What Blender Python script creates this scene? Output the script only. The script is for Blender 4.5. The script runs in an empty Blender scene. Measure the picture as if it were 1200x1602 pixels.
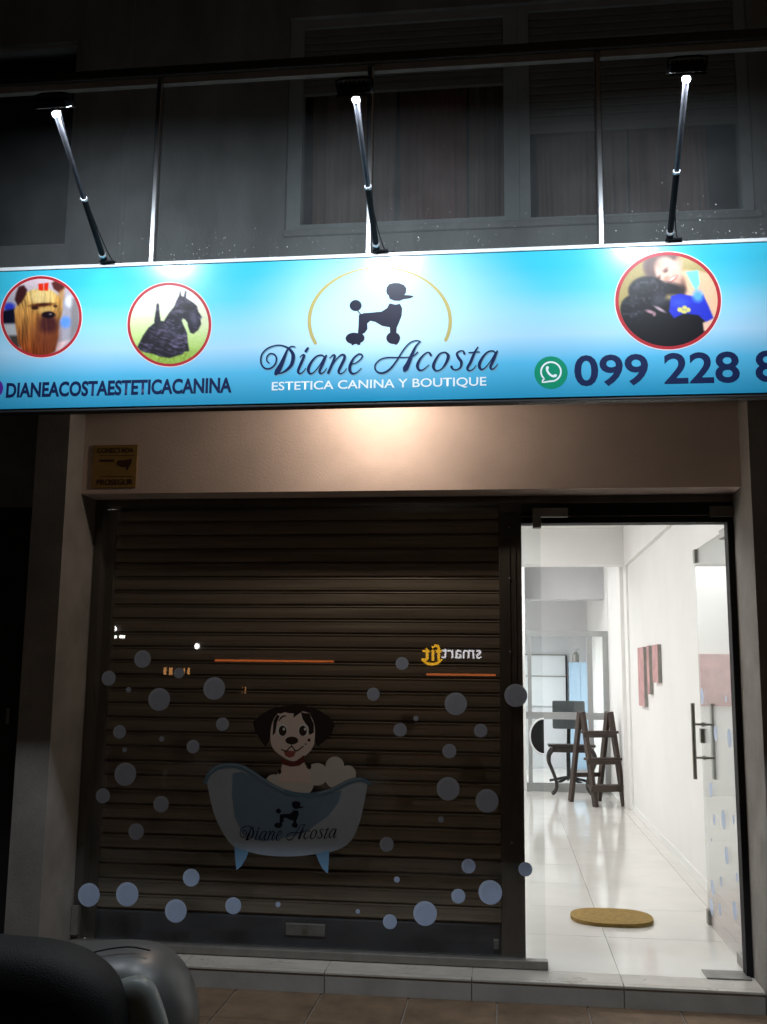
import bpy, bmesh, math, random
import numpy as np
from mathutils import Vector, Matrix

random.seed(7)
rng = np.random.RandomState(11)
scene = bpy.context.scene
COL = scene.collection

# ------------------------------------------------------------------ camera
F, YAW, PITCH, ROLL, CAM_H, CAM_D = 1571.25, .121168, .158395, .010913, 1.5, 5.3373
_cy, _sy, _cp, _sp = math.cos(YAW), math.sin(YAW), math.cos(PITCH), math.sin(PITCH)
_fw = Vector((-_sy * _cp, _cy * _cp, _sp)); _r0 = Vector((_cy, _sy, 0)); _u0 = _r0.cross(_fw)
_r = math.cos(ROLL) * _r0 + math.sin(ROLL) * _u0
_u = -math.sin(ROLL) * _r0 + math.cos(ROLL) * _u0
CAM = Vector((0, -CAM_D, CAM_H))
cd = bpy.data.cameras.new('camera'); cam = bpy.data.objects.new('camera', cd); COL.objects.link(cam)
cd.sensor_fit = 'VERTICAL'; cd.sensor_height = 24; cd.lens = 24 * F / 1602
cd.clip_start = .05; cd.clip_end = 600
mw = Matrix((_r, _u, -_fw)).transposed().to_4x4(); mw.translation = CAM
cam.matrix_world = mw
scene.camera = cam

# ------------------------------------------------------------------ world (night sky) and exposure
w = bpy.data.worlds.new('World'); scene.world = w; w.use_nodes = True
wn = w.node_tree.nodes; wl = w.node_tree.links
sky = wn.new('ShaderNodeTexSky'); sky.sky_type = 'NISHITA'; sky.sun_disc = False
sky.sun_elevation = math.radians(-4); sky.sun_rotation = math.radians(200)
wl.new(sky.outputs[0], wn['Background'].inputs[0]); wn['Background'].inputs[1].default_value = .015
scene.view_settings.view_transform = 'Standard'; scene.view_settings.look = 'None'
scene.view_settings.exposure = 0; scene.view_settings.gamma = 1
scene.render.engine = 'CYCLES'
scene.cycles.use_denoising = True
scene.cycles.max_bounces = 10; scene.cycles.transparent_max_bounces = 24
scene.cycles.sample_clamp_indirect = 6

POWER_FLOOD = 18.0
POWER_BULB = 29.0
INTERIOR = 1.0


# ------------------------------------------------------------------ pixel helpers (a pixel gives a direction, a known plane the distance)
def ray(px, py):
    return _r * (px - 600) + _u * (801 - py) + _fw * F
def YP(px, py, Y):
    d = ray(px, py); return CAM + d * ((Y - CAM.y) / d.y)
def ZP(px, py, Z):
    d = ray(px, py); return CAM + d * ((Z - CAM.z) / d.z)
def XP(px, py, X):
    d = ray(px, py); return CAM + d * ((X - CAM.x) / d.x)


# ------------------------------------------------------------------ materials
def lin(c):
    return tuple(((v / 255) / 12.92 if v / 255 <= .04045 else ((v / 255 + .055) / 1.055) ** 2.4) for v in c)
MATS = {}
def mat(name, col, rough=.6, metal=0., var=0., scale=6., bump=0., bscale=60., spec=.5, stretch=(1, 1, 1), coat=0., rvar=0.):
    m = bpy.data.materials.new(name); m.use_nodes = True; nt = m.node_tree; n = nt.nodes; L = nt.links
    b = n['Principled BSDF']
    b.inputs['Roughness'].default_value = rough; b.inputs['Metallic'].default_value = metal
    b.inputs['Specular IOR Level'].default_value = spec; b.inputs['Coat Weight'].default_value = coat
    b.inputs['Base Color'].default_value = (*col, 1)
    if var or bump or rvar:
        tc = n.new('ShaderNodeTexCoord'); mp = n.new('ShaderNodeMapping'); L.new(tc.outputs['Object'], mp.inputs[0])
        oi = n.new('ShaderNodeObjectInfo'); ad = n.new('ShaderNodeVectorMath'); ad.operation = 'SCALE'
        cmb = n.new('ShaderNodeCombineXYZ')
        for k in range(3): L.new(oi.outputs['Random'], cmb.inputs[k])
        L.new(cmb.outputs[0], ad.inputs[0]); ad.inputs['Scale'].default_value = 37.
        L.new(ad.outputs[0], mp.inputs['Location']); mp.inputs['Scale'].default_value = stretch
    if var:
        t = n.new('ShaderNodeTexNoise'); t.inputs['Scale'].default_value = scale; t.inputs['Detail'].default_value = 8
        t.inputs['Roughness'].default_value = .62; L.new(mp.outputs[0], t.inputs[0])
        r = n.new('ShaderNodeValToRGB'); r.color_ramp.elements[0].position = .3; r.color_ramp.elements[1].position = .72
        r.color_ramp.elements[0].color = (*[c * (1 - var) for c in col], 1)
        r.color_ramp.elements[1].color = (*[min(1, c * (1 + var * .6)) for c in col], 1)
        L.new(t.outputs[0], r.inputs[0]); L.new(r.outputs[0], b.inputs['Base Color'])
    if rvar:
        t3 = n.new('ShaderNodeTexNoise'); t3.inputs['Scale'].default_value = scale * 1.7; t3.inputs['Detail'].default_value = 6
        L.new(mp.outputs[0], t3.inputs[0]); mr = n.new('ShaderNodeMapRange')
        mr.inputs['From Min'].default_value = .3; mr.inputs['From Max'].default_value = .7
        mr.inputs['To Min'].default_value = max(.02, rough - rvar); mr.inputs['To Max'].default_value = min(1, rough + rvar)
        L.new(t3.outputs[0], mr.inputs[0]); L.new(mr.outputs[0], b.inputs['Roughness'])
    if bump:
        t2 = n.new('ShaderNodeTexNoise'); t2.inputs['Scale'].default_value = bscale; t2.inputs['Detail'].default_value = 6
        L.new(mp.outputs[0], t2.inputs[0]); bp = n.new('ShaderNodeBump'); bp.inputs['Strength'].default_value = bump
        bp.inputs['Distance'].default_value = .01; L.new(t2.outputs[0], bp.inputs['Height']); L.new(bp.outputs[0], b.inputs['Normal'])
    MATS[name] = m
    return m
def emit(name, col, strength):
    m = bpy.data.materials.new(name); m.use_nodes = True; nt = m.node_tree; n = nt.nodes
    n.remove(n['Principled BSDF']); e = n.new('ShaderNodeEmission'); e.inputs[0].default_value = (*col, 1); e.inputs[1].default_value = strength
    nt.links.new(e.outputs[0], n['Material Output'].inputs[0]); return m
def glass(name, tint=(1, 1, 1), boost=1.0, rough=0.0, haze=0.0):
    m = bpy.data.materials.new(name); m.use_nodes = True; nt = m.node_tree; n = nt.nodes; L = nt.links
    n.remove(n['Principled BSDF'])
    tr = n.new('ShaderNodeBsdfTransparent'); tr.inputs[0].default_value = (*tint, 1)
    gl = n.new('ShaderNodeBsdfGlossy'); gl.inputs['Roughness'].default_value = rough
    geo = n.new('ShaderNodeNewGeometry'); mr = n.new('ShaderNodeMapRange')
    mr.inputs['To Min'].default_value = 1.5; mr.inputs['To Max'].default_value = 1 / 1.5
    L.new(geo.outputs['Backfacing'], mr.inputs[0]); fr = n.new('ShaderNodeFresnel'); L.new(mr.outputs[0], fr.inputs['IOR'])
    mu = n.new('ShaderNodeMath'); mu.operation = 'MULTIPLY'; mu.inputs[1].default_value = boost; mu.use_clamp = True
    L.new(fr.outputs[0], mu.inputs[0])
    mx = n.new('ShaderNodeMixShader'); L.new(mu.outputs[0], mx.inputs[0]); L.new(tr.outputs[0], mx.inputs[1]); L.new(gl.outputs[0], mx.inputs[2])
    out = mx
    if haze:
        df = n.new('ShaderNodeBsdfDiffuse'); df.inputs[0].default_value = (.6, .62, .63, 1)
        tc = n.new('ShaderNodeTexCoord'); no = n.new('ShaderNodeTexNoise'); no.inputs['Scale'].default_value = 5; no.inputs['Detail'].default_value = 8
        L.new(tc.outputs['Object'], no.inputs[0]); m2 = n.new('ShaderNodeMapRange')
        m2.inputs['From Min'].default_value = .35; m2.inputs['From Max'].default_value = .8
        m2.inputs['To Min'].default_value = haze * .8; m2.inputs['To Max'].default_value = haze * 1.3
        L.new(no.outputs[0], m2.inputs[0])
        mh = n.new('ShaderNodeMixShader'); L.new(m2.outputs[0], mh.inputs[0]); L.new(mx.outputs[0], mh.inputs[1]); L.new(df.outputs[0], mh.inputs[2]); out = mh
    L.new(out.outputs[0], n['Material Output'].inputs[0]); return m
def vcol_mat(name, rough=.35, coat=0.):
    m = bpy.data.materials.new(name); m.use_nodes = True; nt = m.node_tree; n = nt.nodes
    a = n.new('ShaderNodeVertexColor'); a.layer_name = 'Col'; b = n['Principled BSDF']; b.inputs['Roughness'].default_value = rough
    b.inputs['Specular IOR Level'].default_value = .25; b.inputs['Coat Weight'].default_value = coat
    nt.links.new(a.outputs[0], b.inputs['Base Color']); return m

M_wall = mat('beige_render', (.54, .43, .375), .85, var=.14, scale=2.2, bump=.15, bscale=90)
M_upwall = mat('upper_render', (.33, .32, .31), .9, var=.3, scale=2.2, stretch=(1.6, 1, .5), bump=.2, bscale=70)
M_pil = mat('grey_render', (.255, .235, .215), .85, var=.3, scale=3, bump=.15, bscale=90)
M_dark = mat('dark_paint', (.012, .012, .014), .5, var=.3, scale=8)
M_soffit = mat('soffit_paint', (.5, .47, .43), .9, var=.1, scale=3)
M_white = mat('interior_white', (.82, .815, .80), .75, var=.035, scale=1.5, bump=.04, bscale=40)
M_ceil = mat('ceiling_white', (.82, .82, .80), .9, var=.02, scale=2)
M_grey = mat('back_room_grey', (.52, .52, .54), .85, var=.05, scale=2)
M_tile = mat('porcelain_tile', (.74, .72, .68), .09, var=.06, scale=2.5, rvar=.04)
M_grout = mat('grout', (.30, .28, .25), .9, var=.2, scale=30)
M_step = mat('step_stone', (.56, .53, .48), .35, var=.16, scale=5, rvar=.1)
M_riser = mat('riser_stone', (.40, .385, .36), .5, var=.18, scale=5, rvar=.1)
M_pave = mat('pavement_tile', (.20, .135, .085), .75, var=.4, scale=6, bump=.35, bscale=90)
M_road = mat('asphalt', (.05, .05, .052), .8, var=.3, scale=20, bump=.5, bscale=200)
M_slat = mat('shutter_metal', (.36, .30, .24), .36, metal=.45, var=.35, scale=3, stretch=(.35, 3, 14), rvar=.12, bump=.06, bscale=50)
M_bar = mat('shutter_bar', (.07, .075, .09), .5, metal=.3, var=.3, scale=6)
M_frame = mat('bronze_aluminium', (.115, .098, .083), .45, metal=.25, var=.25, scale=10, stretch=(1, 1, .3))
M_alu = mat('aluminium', (.36, .37, .37), .4, metal=.3, var=.06, scale=10)
M_alud = mat('dull_aluminium', (.30, .29, .27), .45, metal=.6, var=.2, scale=12)
M_steel = mat('brushed_steel', (.33, .32, .29), .3, metal=.9, var=.15, scale=20)
M_black = mat('black_metal', (.010, .010, .012), .7, metal=0., spec=.25, var=.2, scale=30)
M_arm_lit = mat('arm_tube_lit', (.10, .10, .115), .3, metal=.4, var=.2, scale=30)
M_ring = mat('ring_steel', (.75, .76, .8), .25, metal=.4)
M_cap = mat('white_cap', (.75, .76, .77), .4, var=.1, scale=20)
M_post = mat('post_aluminium', (.55, .56, .58), .30, metal=1., var=.08, scale=20)
M_rail = mat('rail_metal', (.07, .068, .065), .5, metal=.3, var=.3, scale=20)
M_rails = mat('rail_strip', (.42, .41, .38), .6, var=.2, scale=15)
M_curt = mat('curtain_cloth', (.42, .25, .20), .95, var=.2, scale=4, stretch=(1, 1, .1), bump=.2, bscale=150)
M_curtd = mat('curtain_rust', (.40, .14, .09), .95, var=.2, scale=4, stretch=(1, 1, .1), bump=.2, bscale=150)
M_blind = mat('blind_slat', (.24, .225, .205), .7, var=.12, scale=6)
M_winfr = mat('window_frame', (.40, .41, .41), .6, var=.1, scale=10)
M_wood = mat('dark_wood', (.036, .020, .014), .5, var=.45, scale=9, stretch=(1, 1, .2), bump=.2, bscale=60)
M_blackwood = mat('black_wood', (.022, .017, .015), .35, var=.3, scale=9)
M_mat = mat('coir_mat', (.42, .27, .08), .95, var=.3, scale=40, bump=.9, bscale=300)
M_seat = mat('grey_plastic', (.075, .085, .09), .55, var=.1, scale=10)
M_blue = mat('pale_blue_laminate', (.42, .60, .78), .5, var=.04, scale=4)
M_paper = mat('white_board', (.80, .82, .84), .4, var=.02, scale=4)
M_pink = mat('pink_panel', (.54, .30, .30), .6, var=.3, scale=9)
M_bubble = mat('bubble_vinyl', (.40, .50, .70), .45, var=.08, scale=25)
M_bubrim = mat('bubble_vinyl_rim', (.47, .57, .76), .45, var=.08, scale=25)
M_navy = mat('navy_print', (.008, .018, .075), .4, spec=.2)
M_whiteprint = mat('white_print', (.80, .86, .90), .4, spec=.2)
M_redring = mat('red_print', (.42, .025, .035), .4, spec=.2, var=.1, scale=20)
M_pinkedge = mat('pale_edge_print', (.85, .70, .72), .4, spec=.2)
M_gold = mat('gold_print', (.46, .38, .13), .4, spec=.2)
M_poodle = mat('poodle_print', (.012, .012, .03), .4, spec=.2)
M_shadowprint = mat('shadow_print', (.16, .32, .42), .4, spec=.2)
M_green = mat('green_print', (.005, .26, .14), .4, spec=.2)
M_purple = mat('purple_print', (.10, .02, .28), .4, spec=.2)
M_yellow = mat('alarm_yellow', (.26, .155, .04), .5, var=.15, scale=20)
M_alarmtext = mat('alarm_text', (.05, .02, .015), .5)
M_seatblack = mat('saddle_vinyl', (.005, .005, .006), .7, bump=.25, bscale=250)
M_silver = mat('silver_paint', (.15, .145, .14), .38, metal=.15, var=.12, scale=8)
M_lpanel = mat('pale_panel', (.27, .285, .265), .4, var=.1, scale=8)
M_rubber = mat('rubber', (.015, .015, .016), .85)
M_glass_big = glass('display_glass', (.97, .98, .98), 1.0)
M_glass_door = glass('door_glass', (.90, .925, .92), 1.25)
M_glass_bal = glass('balustrade_glass', (.93, .95, .95), 1.0, haze=.03)
M_glass_win = glass('window_glass', (.9, .92, .92), 1.0)
M_glass_part = glass('partition_glass', (.95, .97, .97), 1.0)
M_print = vcol_mat('photo_print', .4)
M_tubeon = emit('fluorescent_diffuser', (.985, .99, .985), 25.0)
M_led = emit('led_lens', (.86, .93, 1), 8)
M_bulb = emit('warm_bulb', (1, .76, .47), 1.0)
M_drop = mat('water_bead', (.7, .72, .75), .15)

# the sign's printed blue gradient: a design on the vinyl
def sign_mat(z0, z1, cx, cz):
    m = bpy.data.materials.new('sign_vinyl'); m.use_nodes = True; nt = m.node_tree; n = nt.nodes; L = nt.links
    b = n['Principled BSDF']; b.inputs['Roughness'].default_value = .25; b.inputs['Specular IOR Level'].default_value = .5
    geo = n.new('ShaderNodeNewGeometry'); sp = n.new('ShaderNodeSeparateXYZ'); L.new(geo.outputs['Position'], sp.inputs[0])
    mr = n.new('ShaderNodeMapRange'); mr.inputs['From Min'].default_value = z0; mr.inputs['From Max'].default_value = z1; L.new(sp.outputs['Z'], mr.inputs[0])
    no = n.new('ShaderNodeTexNoise'); no.inputs['Scale'].default_value = 1.3; no.inputs['Detail'].default_value = 2; L.new(geo.outputs['Position'], no.inputs[0])
    ad = n.new('ShaderNodeMath'); ad.operation = 'MULTIPLY_ADD'; ad.inputs[1].default_value = .14; L.new(no.outputs[0], ad.inputs[0]); L.new(mr.outputs[0], ad.inputs[2])
    r = n.new('ShaderNodeValToRGB'); e = r.color_ramp.elements
    e[0].position = .05; e[0].color = (.02, .29, .50, 1); e[1].position = 1.05 / 1.1; e[1].color = (.045, .48, .66, 1)
    x = e.new(.30); x.color = (.10, .48, .74, 1)
    x = e.new(.48); x.color = (.40, .65, .84, 1)
    x = e.new(.62); x.color = (.30, .63, .80, 1)
    x = e.new(.80); x.color = (.10, .54, .72, 1)
    L.new(ad.outputs[0], r.inputs[0])
    # pale oval behind the poodle: print, with some lamp glow painted into it
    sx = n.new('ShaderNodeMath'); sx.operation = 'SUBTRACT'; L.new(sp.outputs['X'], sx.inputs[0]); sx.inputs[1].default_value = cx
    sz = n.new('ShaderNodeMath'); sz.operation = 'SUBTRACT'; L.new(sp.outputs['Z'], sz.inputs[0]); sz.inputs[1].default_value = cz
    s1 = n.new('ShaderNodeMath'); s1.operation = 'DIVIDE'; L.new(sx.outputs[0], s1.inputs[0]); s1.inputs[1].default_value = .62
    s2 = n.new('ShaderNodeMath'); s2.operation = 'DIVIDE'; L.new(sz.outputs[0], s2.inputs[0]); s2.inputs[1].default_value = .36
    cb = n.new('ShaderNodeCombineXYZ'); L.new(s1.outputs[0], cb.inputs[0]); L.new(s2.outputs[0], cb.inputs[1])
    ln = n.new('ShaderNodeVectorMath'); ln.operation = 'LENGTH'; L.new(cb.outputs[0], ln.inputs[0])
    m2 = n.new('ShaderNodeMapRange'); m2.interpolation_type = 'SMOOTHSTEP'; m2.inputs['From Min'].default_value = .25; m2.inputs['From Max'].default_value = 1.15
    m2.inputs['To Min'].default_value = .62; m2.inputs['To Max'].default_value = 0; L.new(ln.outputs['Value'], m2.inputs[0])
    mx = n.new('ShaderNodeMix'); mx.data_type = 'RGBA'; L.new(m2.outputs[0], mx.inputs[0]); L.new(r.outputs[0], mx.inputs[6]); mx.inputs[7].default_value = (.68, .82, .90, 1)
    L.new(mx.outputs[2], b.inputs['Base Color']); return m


# ------------------------------------------------------------------ mesh helpers
WORLD = {}
def link(o, parent, c):
    COL.objects.link(o)
    if parent is not None:
        o.parent = parent; o.location = c - WORLD[parent.name]
    else:
        o.location = c
    WORLD[o.name] = c.copy()
    return o
def empty(name, loc, label=None, cat=None, group=None):
    o = bpy.data.objects.new(name, None); o.empty_display_size = .1
    link(o, None, Vector(loc)); tag(o, label, cat, group); return o
def tag(o, label=None, cat=None, group=None, kind=None):
    if label: o['label'] = label
    if cat: o['category'] = cat
    if group: o['group'] = group
    if kind: o['kind'] = kind
    return o

class MB:
    def __init__(s): s.bm = bmesh.new()
    def box(s, x0, x1, y0, y1, z0, z1, bev=0, seg=2):
        r = bmesh.ops.create_cube(s.bm, size=1)
        M = Matrix.Translation(((x0 + x1) / 2, (y0 + y1) / 2, (z0 + z1) / 2)) @ Matrix.Diagonal((x1 - x0, y1 - y0, z1 - z0, 1))
        bmesh.ops.transform(s.bm, matrix=M, verts=r['verts'])
        if bev:
            ed = {e for v in r['verts'] for e in v.link_edges}
            bmesh.ops.bevel(s.bm, geom=list(ed), offset=bev, segments=seg, affect='EDGES', profile=.5)
        return s
    def obox(s, a, b, w, t, side=(0, 0, 1), bev=0):
        """a bar from a to b, w wide across 'side', t thick"""
        a, b = Vector(a), Vector(b); d = (b - a); l = d.length; d.normalize(); sd = Vector(side); sd = (sd - d * sd.dot(d)).normalized(); n = d.cross(sd)
        r = bmesh.ops.create_cube(s.bm, size=1)
        R = Matrix((sd, n, d)).transposed().to_4x4(); R.translation = (a + b) / 2
        bmesh.ops.transform(s.bm, matrix=R @ Matrix.Diagonal((w, t, l, 1)), verts=r['verts'])
        if bev:
            ed = {e for v in r['verts'] for e in v.link_edges}
            bmesh.ops.bevel(s.bm, geom=list(ed), offset=bev, segments=2, affect='EDGES', profile=.5)
        return s
    def cyl(s, a, b, r0, r1=None, n=20):
        r1 = r0 if r1 is None else r1
        a, b = Vector(a), Vector(b); d = b - a
        q = d.to_track_quat('Z', 'Y').to_matrix().to_4x4(); q.translation = (a + b) / 2
        bmesh.ops.create_cone(s.bm, cap_ends=True, segments=n, radius1=r0, radius2=r1, depth=d.length, matrix=q); return s
    def tube(s, pts, rad, n=10):
        pts = [Vector(p) for p in pts]; rad = rad if isinstance(rad, (list, tuple)) else [rad] * len(pts); rings = []
        up = Vector((0.3, 0.2, 1)).normalized()
        for i, p in enumerate(pts):
            d = (pts[min(i + 1, len(pts) - 1)] - pts[max(i - 1, 0)]).normalized()
            sd = d.cross(up).normalized(); n2 = sd.cross(d)
            rings.append([s.bm.verts.new(p + (sd * math.cos(t) + n2 * math.sin(t)) * rad[i]) for t in [2 * math.pi * k / n for k in range(n)]])
        for A, B in zip(rings, rings[1:]):
            for k in range(n): s.bm.faces.new((A[k], A[(k + 1) % n], B[(k + 1) % n], B[k]))
        s.bm.faces.new(rings[0][::-1]); s.bm.faces.new(rings[-1]); return s
    def face(s, pts):
        s.bm.faces.new([s.bm.verts.new(Vector(p)) for p in pts]); return s
    def prism(s, pts, off):
        off = Vector(off); A = [s.bm.verts.new(Vector(p)) for p in pts]; B = [s.bm.verts.new(Vector(p) + off) for p in pts]
        s.bm.faces.new(A); s.bm.faces.new(B[::-1]); n = len(A)
        for k in range(n): s.bm.faces.new((A[k], B[k], B[(k + 1) % n], A[(k + 1) % n]))
        return s
    def ell(s, c, r, rot=None, n=20):
        q = bmesh.ops.create_uvsphere(s.bm, u_segments=n, v_segments=max(6, n // 2), radius=1)
        M = Matrix.Translation(c) @ (rot.to_4x4() if rot else Matrix()) @ Matrix.Diagonal((*r, 1))
        bmesh.ops.transform(s.bm, matrix=M, verts=q['verts']); return s
    def build(s, name, m, parent=None, smooth=False, normals=True):
        if normals: bmesh.ops.recalc_face_normals(s.bm, faces=s.bm.faces)
        vs = s.bm.verts
        lo = Vector([min(v.co[k] for v in vs) for k in range(3)]); hi = Vector([max(v.co[k] for v in vs) for k in range(3)])
        c = (lo + hi) / 2
        for v in vs: v.co -= c
        me = bpy.data.meshes.new(name); s.bm.to_mesh(me); s.bm.free()
        if smooth:
            me.polygons.foreach_set('use_smooth', [True] * len(me.polygons))
        for mm in (m if isinstance(m, (list, tuple)) else [m]): me.materials.append(mm)
        return link(bpy.data.objects.new(name, me), parent, c)
def repeat(o, parent, c):
    """another piece with the same mesh, centred on c"""
    d = bpy.data.objects.new(o.name.split('.')[0], o.data); return link(d, parent, Vector(c))
def box(name, m, parent, *a, **k): return MB().box(*a, **k).build(name, m, parent)
def smooth_path(P, k=5):
    P = [np.array(p, float) for p in P]; out = []
    for i in range(len(P) - 1):
        p0, p1, p2, p3 = P[max(i - 1, 0)], P[i], P[i + 1], P[min(i + 2, len(P) - 1)]
        for j in range(k):
            t = j / k
            out.append(.5 * (2 * p1 + (p2 - p0) * t + (2 * p0 - 5 * p1 + 4 * p2 - p3) * t * t + (3 * p1 - p0 - 3 * p2 + p3) * t ** 3))
    out.append(P[-1]); return out
def ribbon(mb, stroke, f, k=5):
    """calligraphic stroke: list of (x, y, width) mapped by f to the print plane"""
    q = smooth_path(stroke, k); L, R = [], []
    for i, p in enumerate(q):
        d = q[min(i + 1, len(q) - 1)][:2] - q[max(i - 1, 0)][:2]; d = d / (np.linalg.norm(d) + 1e-9); nn = np.array([-d[1], d[0]]); h = max(p[2], 1) / 2
        L.append(mb.bm.verts.new(f(*(p[:2] + nn * h)))); R.append(mb.bm.verts.new(f(*(p[:2] - nn * h))))
    for i in range(len(q) - 1): mb.bm.faces.new((L[i], L[i + 1], R[i + 1], R[i]))
    for p in (q[0], q[-1]):      # round pen ends
        mb.face([f(p[0] + p[2] / 2 * math.cos(t), p[1] + p[2] / 2 * math.sin(t)) + Vector((0, -.00003, 0)) for t in [2 * math.pi * j / 10 for j in range(10)]])
def ellpts(cx, cy, rx, ry, n=28, a0=0, a1=2 * math.pi):
    return [(cx + rx * math.cos(a0 + (a1 - a0) * k / n), cy + ry * math.sin(a0 + (a1 - a0) * k / n)) for k in range(n)]
def text_mesh(name, s, m, parent, origin, xdir, zdir, width, height, bold=.0, n=None):
    """flat lettering fitted to a box: origin = lower left corner, xdir/zdir unit vectors in the plane"""
    cu = bpy.data.curves.new(name, 'FONT'); cu.body = s; cu.offset = bold; cu.resolution_u = 4
    to = bpy.data.objects.new(name + '_tmp', cu); COL.objects.link(to)
    dg = bpy.context.evaluated_depsgraph_get(); me = bpy.data.meshes.new_from_object(to.evaluated_get(dg))
    bpy.data.objects.remove(to)
    co = np.array([v.co[:] for v in me.vertices]); lo, hi = co.min(0), co.max(0)
    xdir, zdir = Vector(xdir), Vector(zdir); c = Vector(origin) + xdir * width / 2 + zdir * height / 2
    for v, p in zip(me.vertices, co):
        u = (p[0] - lo[0]) / (hi[0] - lo[0]) - .5; t = (p[1] - lo[1]) / (hi[1] - lo[1]) - .5
        v.co = xdir * (u * width) + zdir * (t * height)
    me.materials.clear(); me.materials.append(m); me.name = name
    return link(bpy.data.objects.new(name, me), parent, c)
def text_px(name, s, m, parent, x0, x1, ytop, ybase, Y, bold=.0, ztilt=None):
    a = YP(x0, ybase, Y); b = YP(x1, ybase, Y); t = YP(x0, ytop, Y)
    return text_mesh(name, s, m, parent, a, (1, 0, 0), (0, 0, 1), b.x - a.x, t.z - a.z, bold)

# ================================================================== THE SETTING: ground
Z_PAVE = -.105
pave_w = MB().box(-14, 14, -3.2, 0.0, Z_PAVE - .2, Z_PAVE - .006).build('pavement', M_grout); tag(pave_w, kind='structure')
road = MB().box(-150, 150, -200, -3.2, Z_PAVE - .4, Z_PAVE - .13).build('road', M_road); tag(road, kind='structure')
kerb = MB().box(-14, 14, -3.35, -3.201, Z_PAVE - .25, Z_PAVE, bev=.015).build('kerb', M_riser); tag(kerb, kind='structure')
pt = None; tw = .44
for i in range(-6, 6):
    for j in range(0, 6):
        c = (.165 + i * tw, -.004 - tw / 2 - j * tw, Z_PAVE - .004)
        if pt is None:
            pt = MB().box(-tw / 2 + .004, tw / 2 - .004, -tw / 2 + .004, tw / 2 - .004, -.006, .006, bev=.002, seg=1).build('paving_tile', M_pave, pave_w)
            pt.location = Vector(c) - WORLD[pave_w.name]
        else: repeat(pt, pave_w, c)

# ================================================================== BUILDING
GX0, GX1 = -2.37, 1.23           # clear opening between the pilasters
ZL = 2.477                       # underside of the fascia
bld = empty('building', (-.5, .1, 0), 'building front with beige shop fascia below and grey balcony storey above', 'building')
box('fascia', M_wall, bld, GX0, GX1, 0, .2, ZL, 3.1)
box('pilaster', M_pil, bld, -2.555, GX0, -.2, .3, Z_PAVE, 3.1)
p2 = box('pilaster', M_pil, bld, GX1, 1.42, -.2, .3, Z_PAVE, 3.1)
box('balcony_slab', M_soffit, bld, -5, 4, -1.205, 0, 3.101, 3.26)
# neighbour bay on the left with a dark recessed entrance
box('neighbour_fascia', M_pil, bld, -5, -2.556, -.02, .3, 2.42, 3.1)
nd = empty('neighbour_door', (-3.0, .12, 0), 'unlit black entrance door left of the shop pilaster', 'door')
box('door_leaf', M_dark, nd, -3.6, -2.60, .10, .15, Z_PAVE, 2.42)
box('door_frame', M_frame, nd, -2.60, -2.557, .02, .16, Z_PAVE, 2.42)
k = YP(14, 1120, .09)
ic = MB().box(k.x - .012, k.x + .012, .075, .099, k.z - .045, k.z + .045, bev=.005).build('door_handle', M_alud, nd)
box('side_wall', M_pil, bld, -5, -3.61, .0, .3, Z_PAVE, 2.419)
# right neighbour in the dark
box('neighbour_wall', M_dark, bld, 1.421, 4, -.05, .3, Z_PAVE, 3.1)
# upper storey wall around the window openings, front face at Y = 0
WZ0, WZ1 = 3.985, 5.30
uw = MB()
for x0, x1, z0, z1 in ((-5, -3.9, 3.26, 6.4), (-3.9, -2.546, 3.26, 3.975), (-3.9, -2.546, 5.29, 6.4), (-2.546, -1.245, 3.26, 6.4),
                       (-1.245, 1.375, 3.26, 3.995), (-1.245, 1.375, 5.345, 6.4), (1.375, 4, 3.26, 6.4)):
    uw.box(x0, x1, 0, .22, z0, z1)
upw = uw.build('upper_wall', M_upwall, bld)
box('wall_joint_strip', M_upwall, bld, -2.232, -2.205, -.012, 0, 3.26, 6.4)
MB().box(-1.245, 1.40, -.03, .0, 3.957, 3.994, bev=.006).build('window_sill', M_upwall, bld)
box('upstairs_back_wall', M_dark, bld, -5, 4, 1.2, 1.3, 3.26, 6.4)

# upper windows -----------------------------------------------------
def window(label, x0, x1, z0, z1, blind_z, fr_w=.05, dark=False):
    t = empty('window', ((x0 + x1) / 2, .06, z0), label, 'window')
    box('frame', M_winfr, t, x0, x0 + fr_w, .03, .12, z0, z1); box('frame', M_winfr, t, x1 - fr_w, x1, .03, .12, z0, z1)
    box('frame', M_winfr, t, x0 + fr_w, x1 - fr_w, .03, .12, z0, z0 + fr_w * .6); box('frame', M_winfr, t, x0 + fr_w, x1 - fr_w, .03, .12, z1 - fr_w * .6, z1)
    box('pane', M_glass_win, t, x0 + fr_w, x1 - fr_w, .085, .09, z0 + fr_w * .6, z1 - fr_w * .6)
    if blind_z:
        h = .047; z = z1 - fr_w * .6 - h / 2; sl = None
        while z > blind_z:
            if sl is None:
                sl = MB().box(x0 + fr_w + .002, x1 - fr_w - .002, .045, .062, z - h / 2 + .002, z + h / 2 - .002, bev=.006, seg=2).build('blind_slat', M_blind, t)
            else: repeat(sl, t, Vector(((x0 + x1) / 2, .0535, z)))
            z -= h
        box('blind_bar', M_blind, t, x0 + fr_w + .002, x1 - fr_w - .002, .04, .068, z + h / 2 - .045, z + h / 2 - .002)
    return t
window('wide upper window with rust curtains behind the middle flood lamp', -1.243, .10, 3.996, 5.342, 4.90, .085)
window('upper window with half lowered slatted blind behind the right flood lamp', .102, 1.372, 3.996, 5.342, 4.615, .06)
wd = window('black unlit upper window behind the leftmost flood lamp', -3.9, -2.548, 3.976, 5.288, None, .03)
box('dark_room_sheet', M_dark, wd, -3.87, -2.58, .10, .115, 4.0, 5.26)  # dark sheet standing in for the unlit room behind the pane
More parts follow.
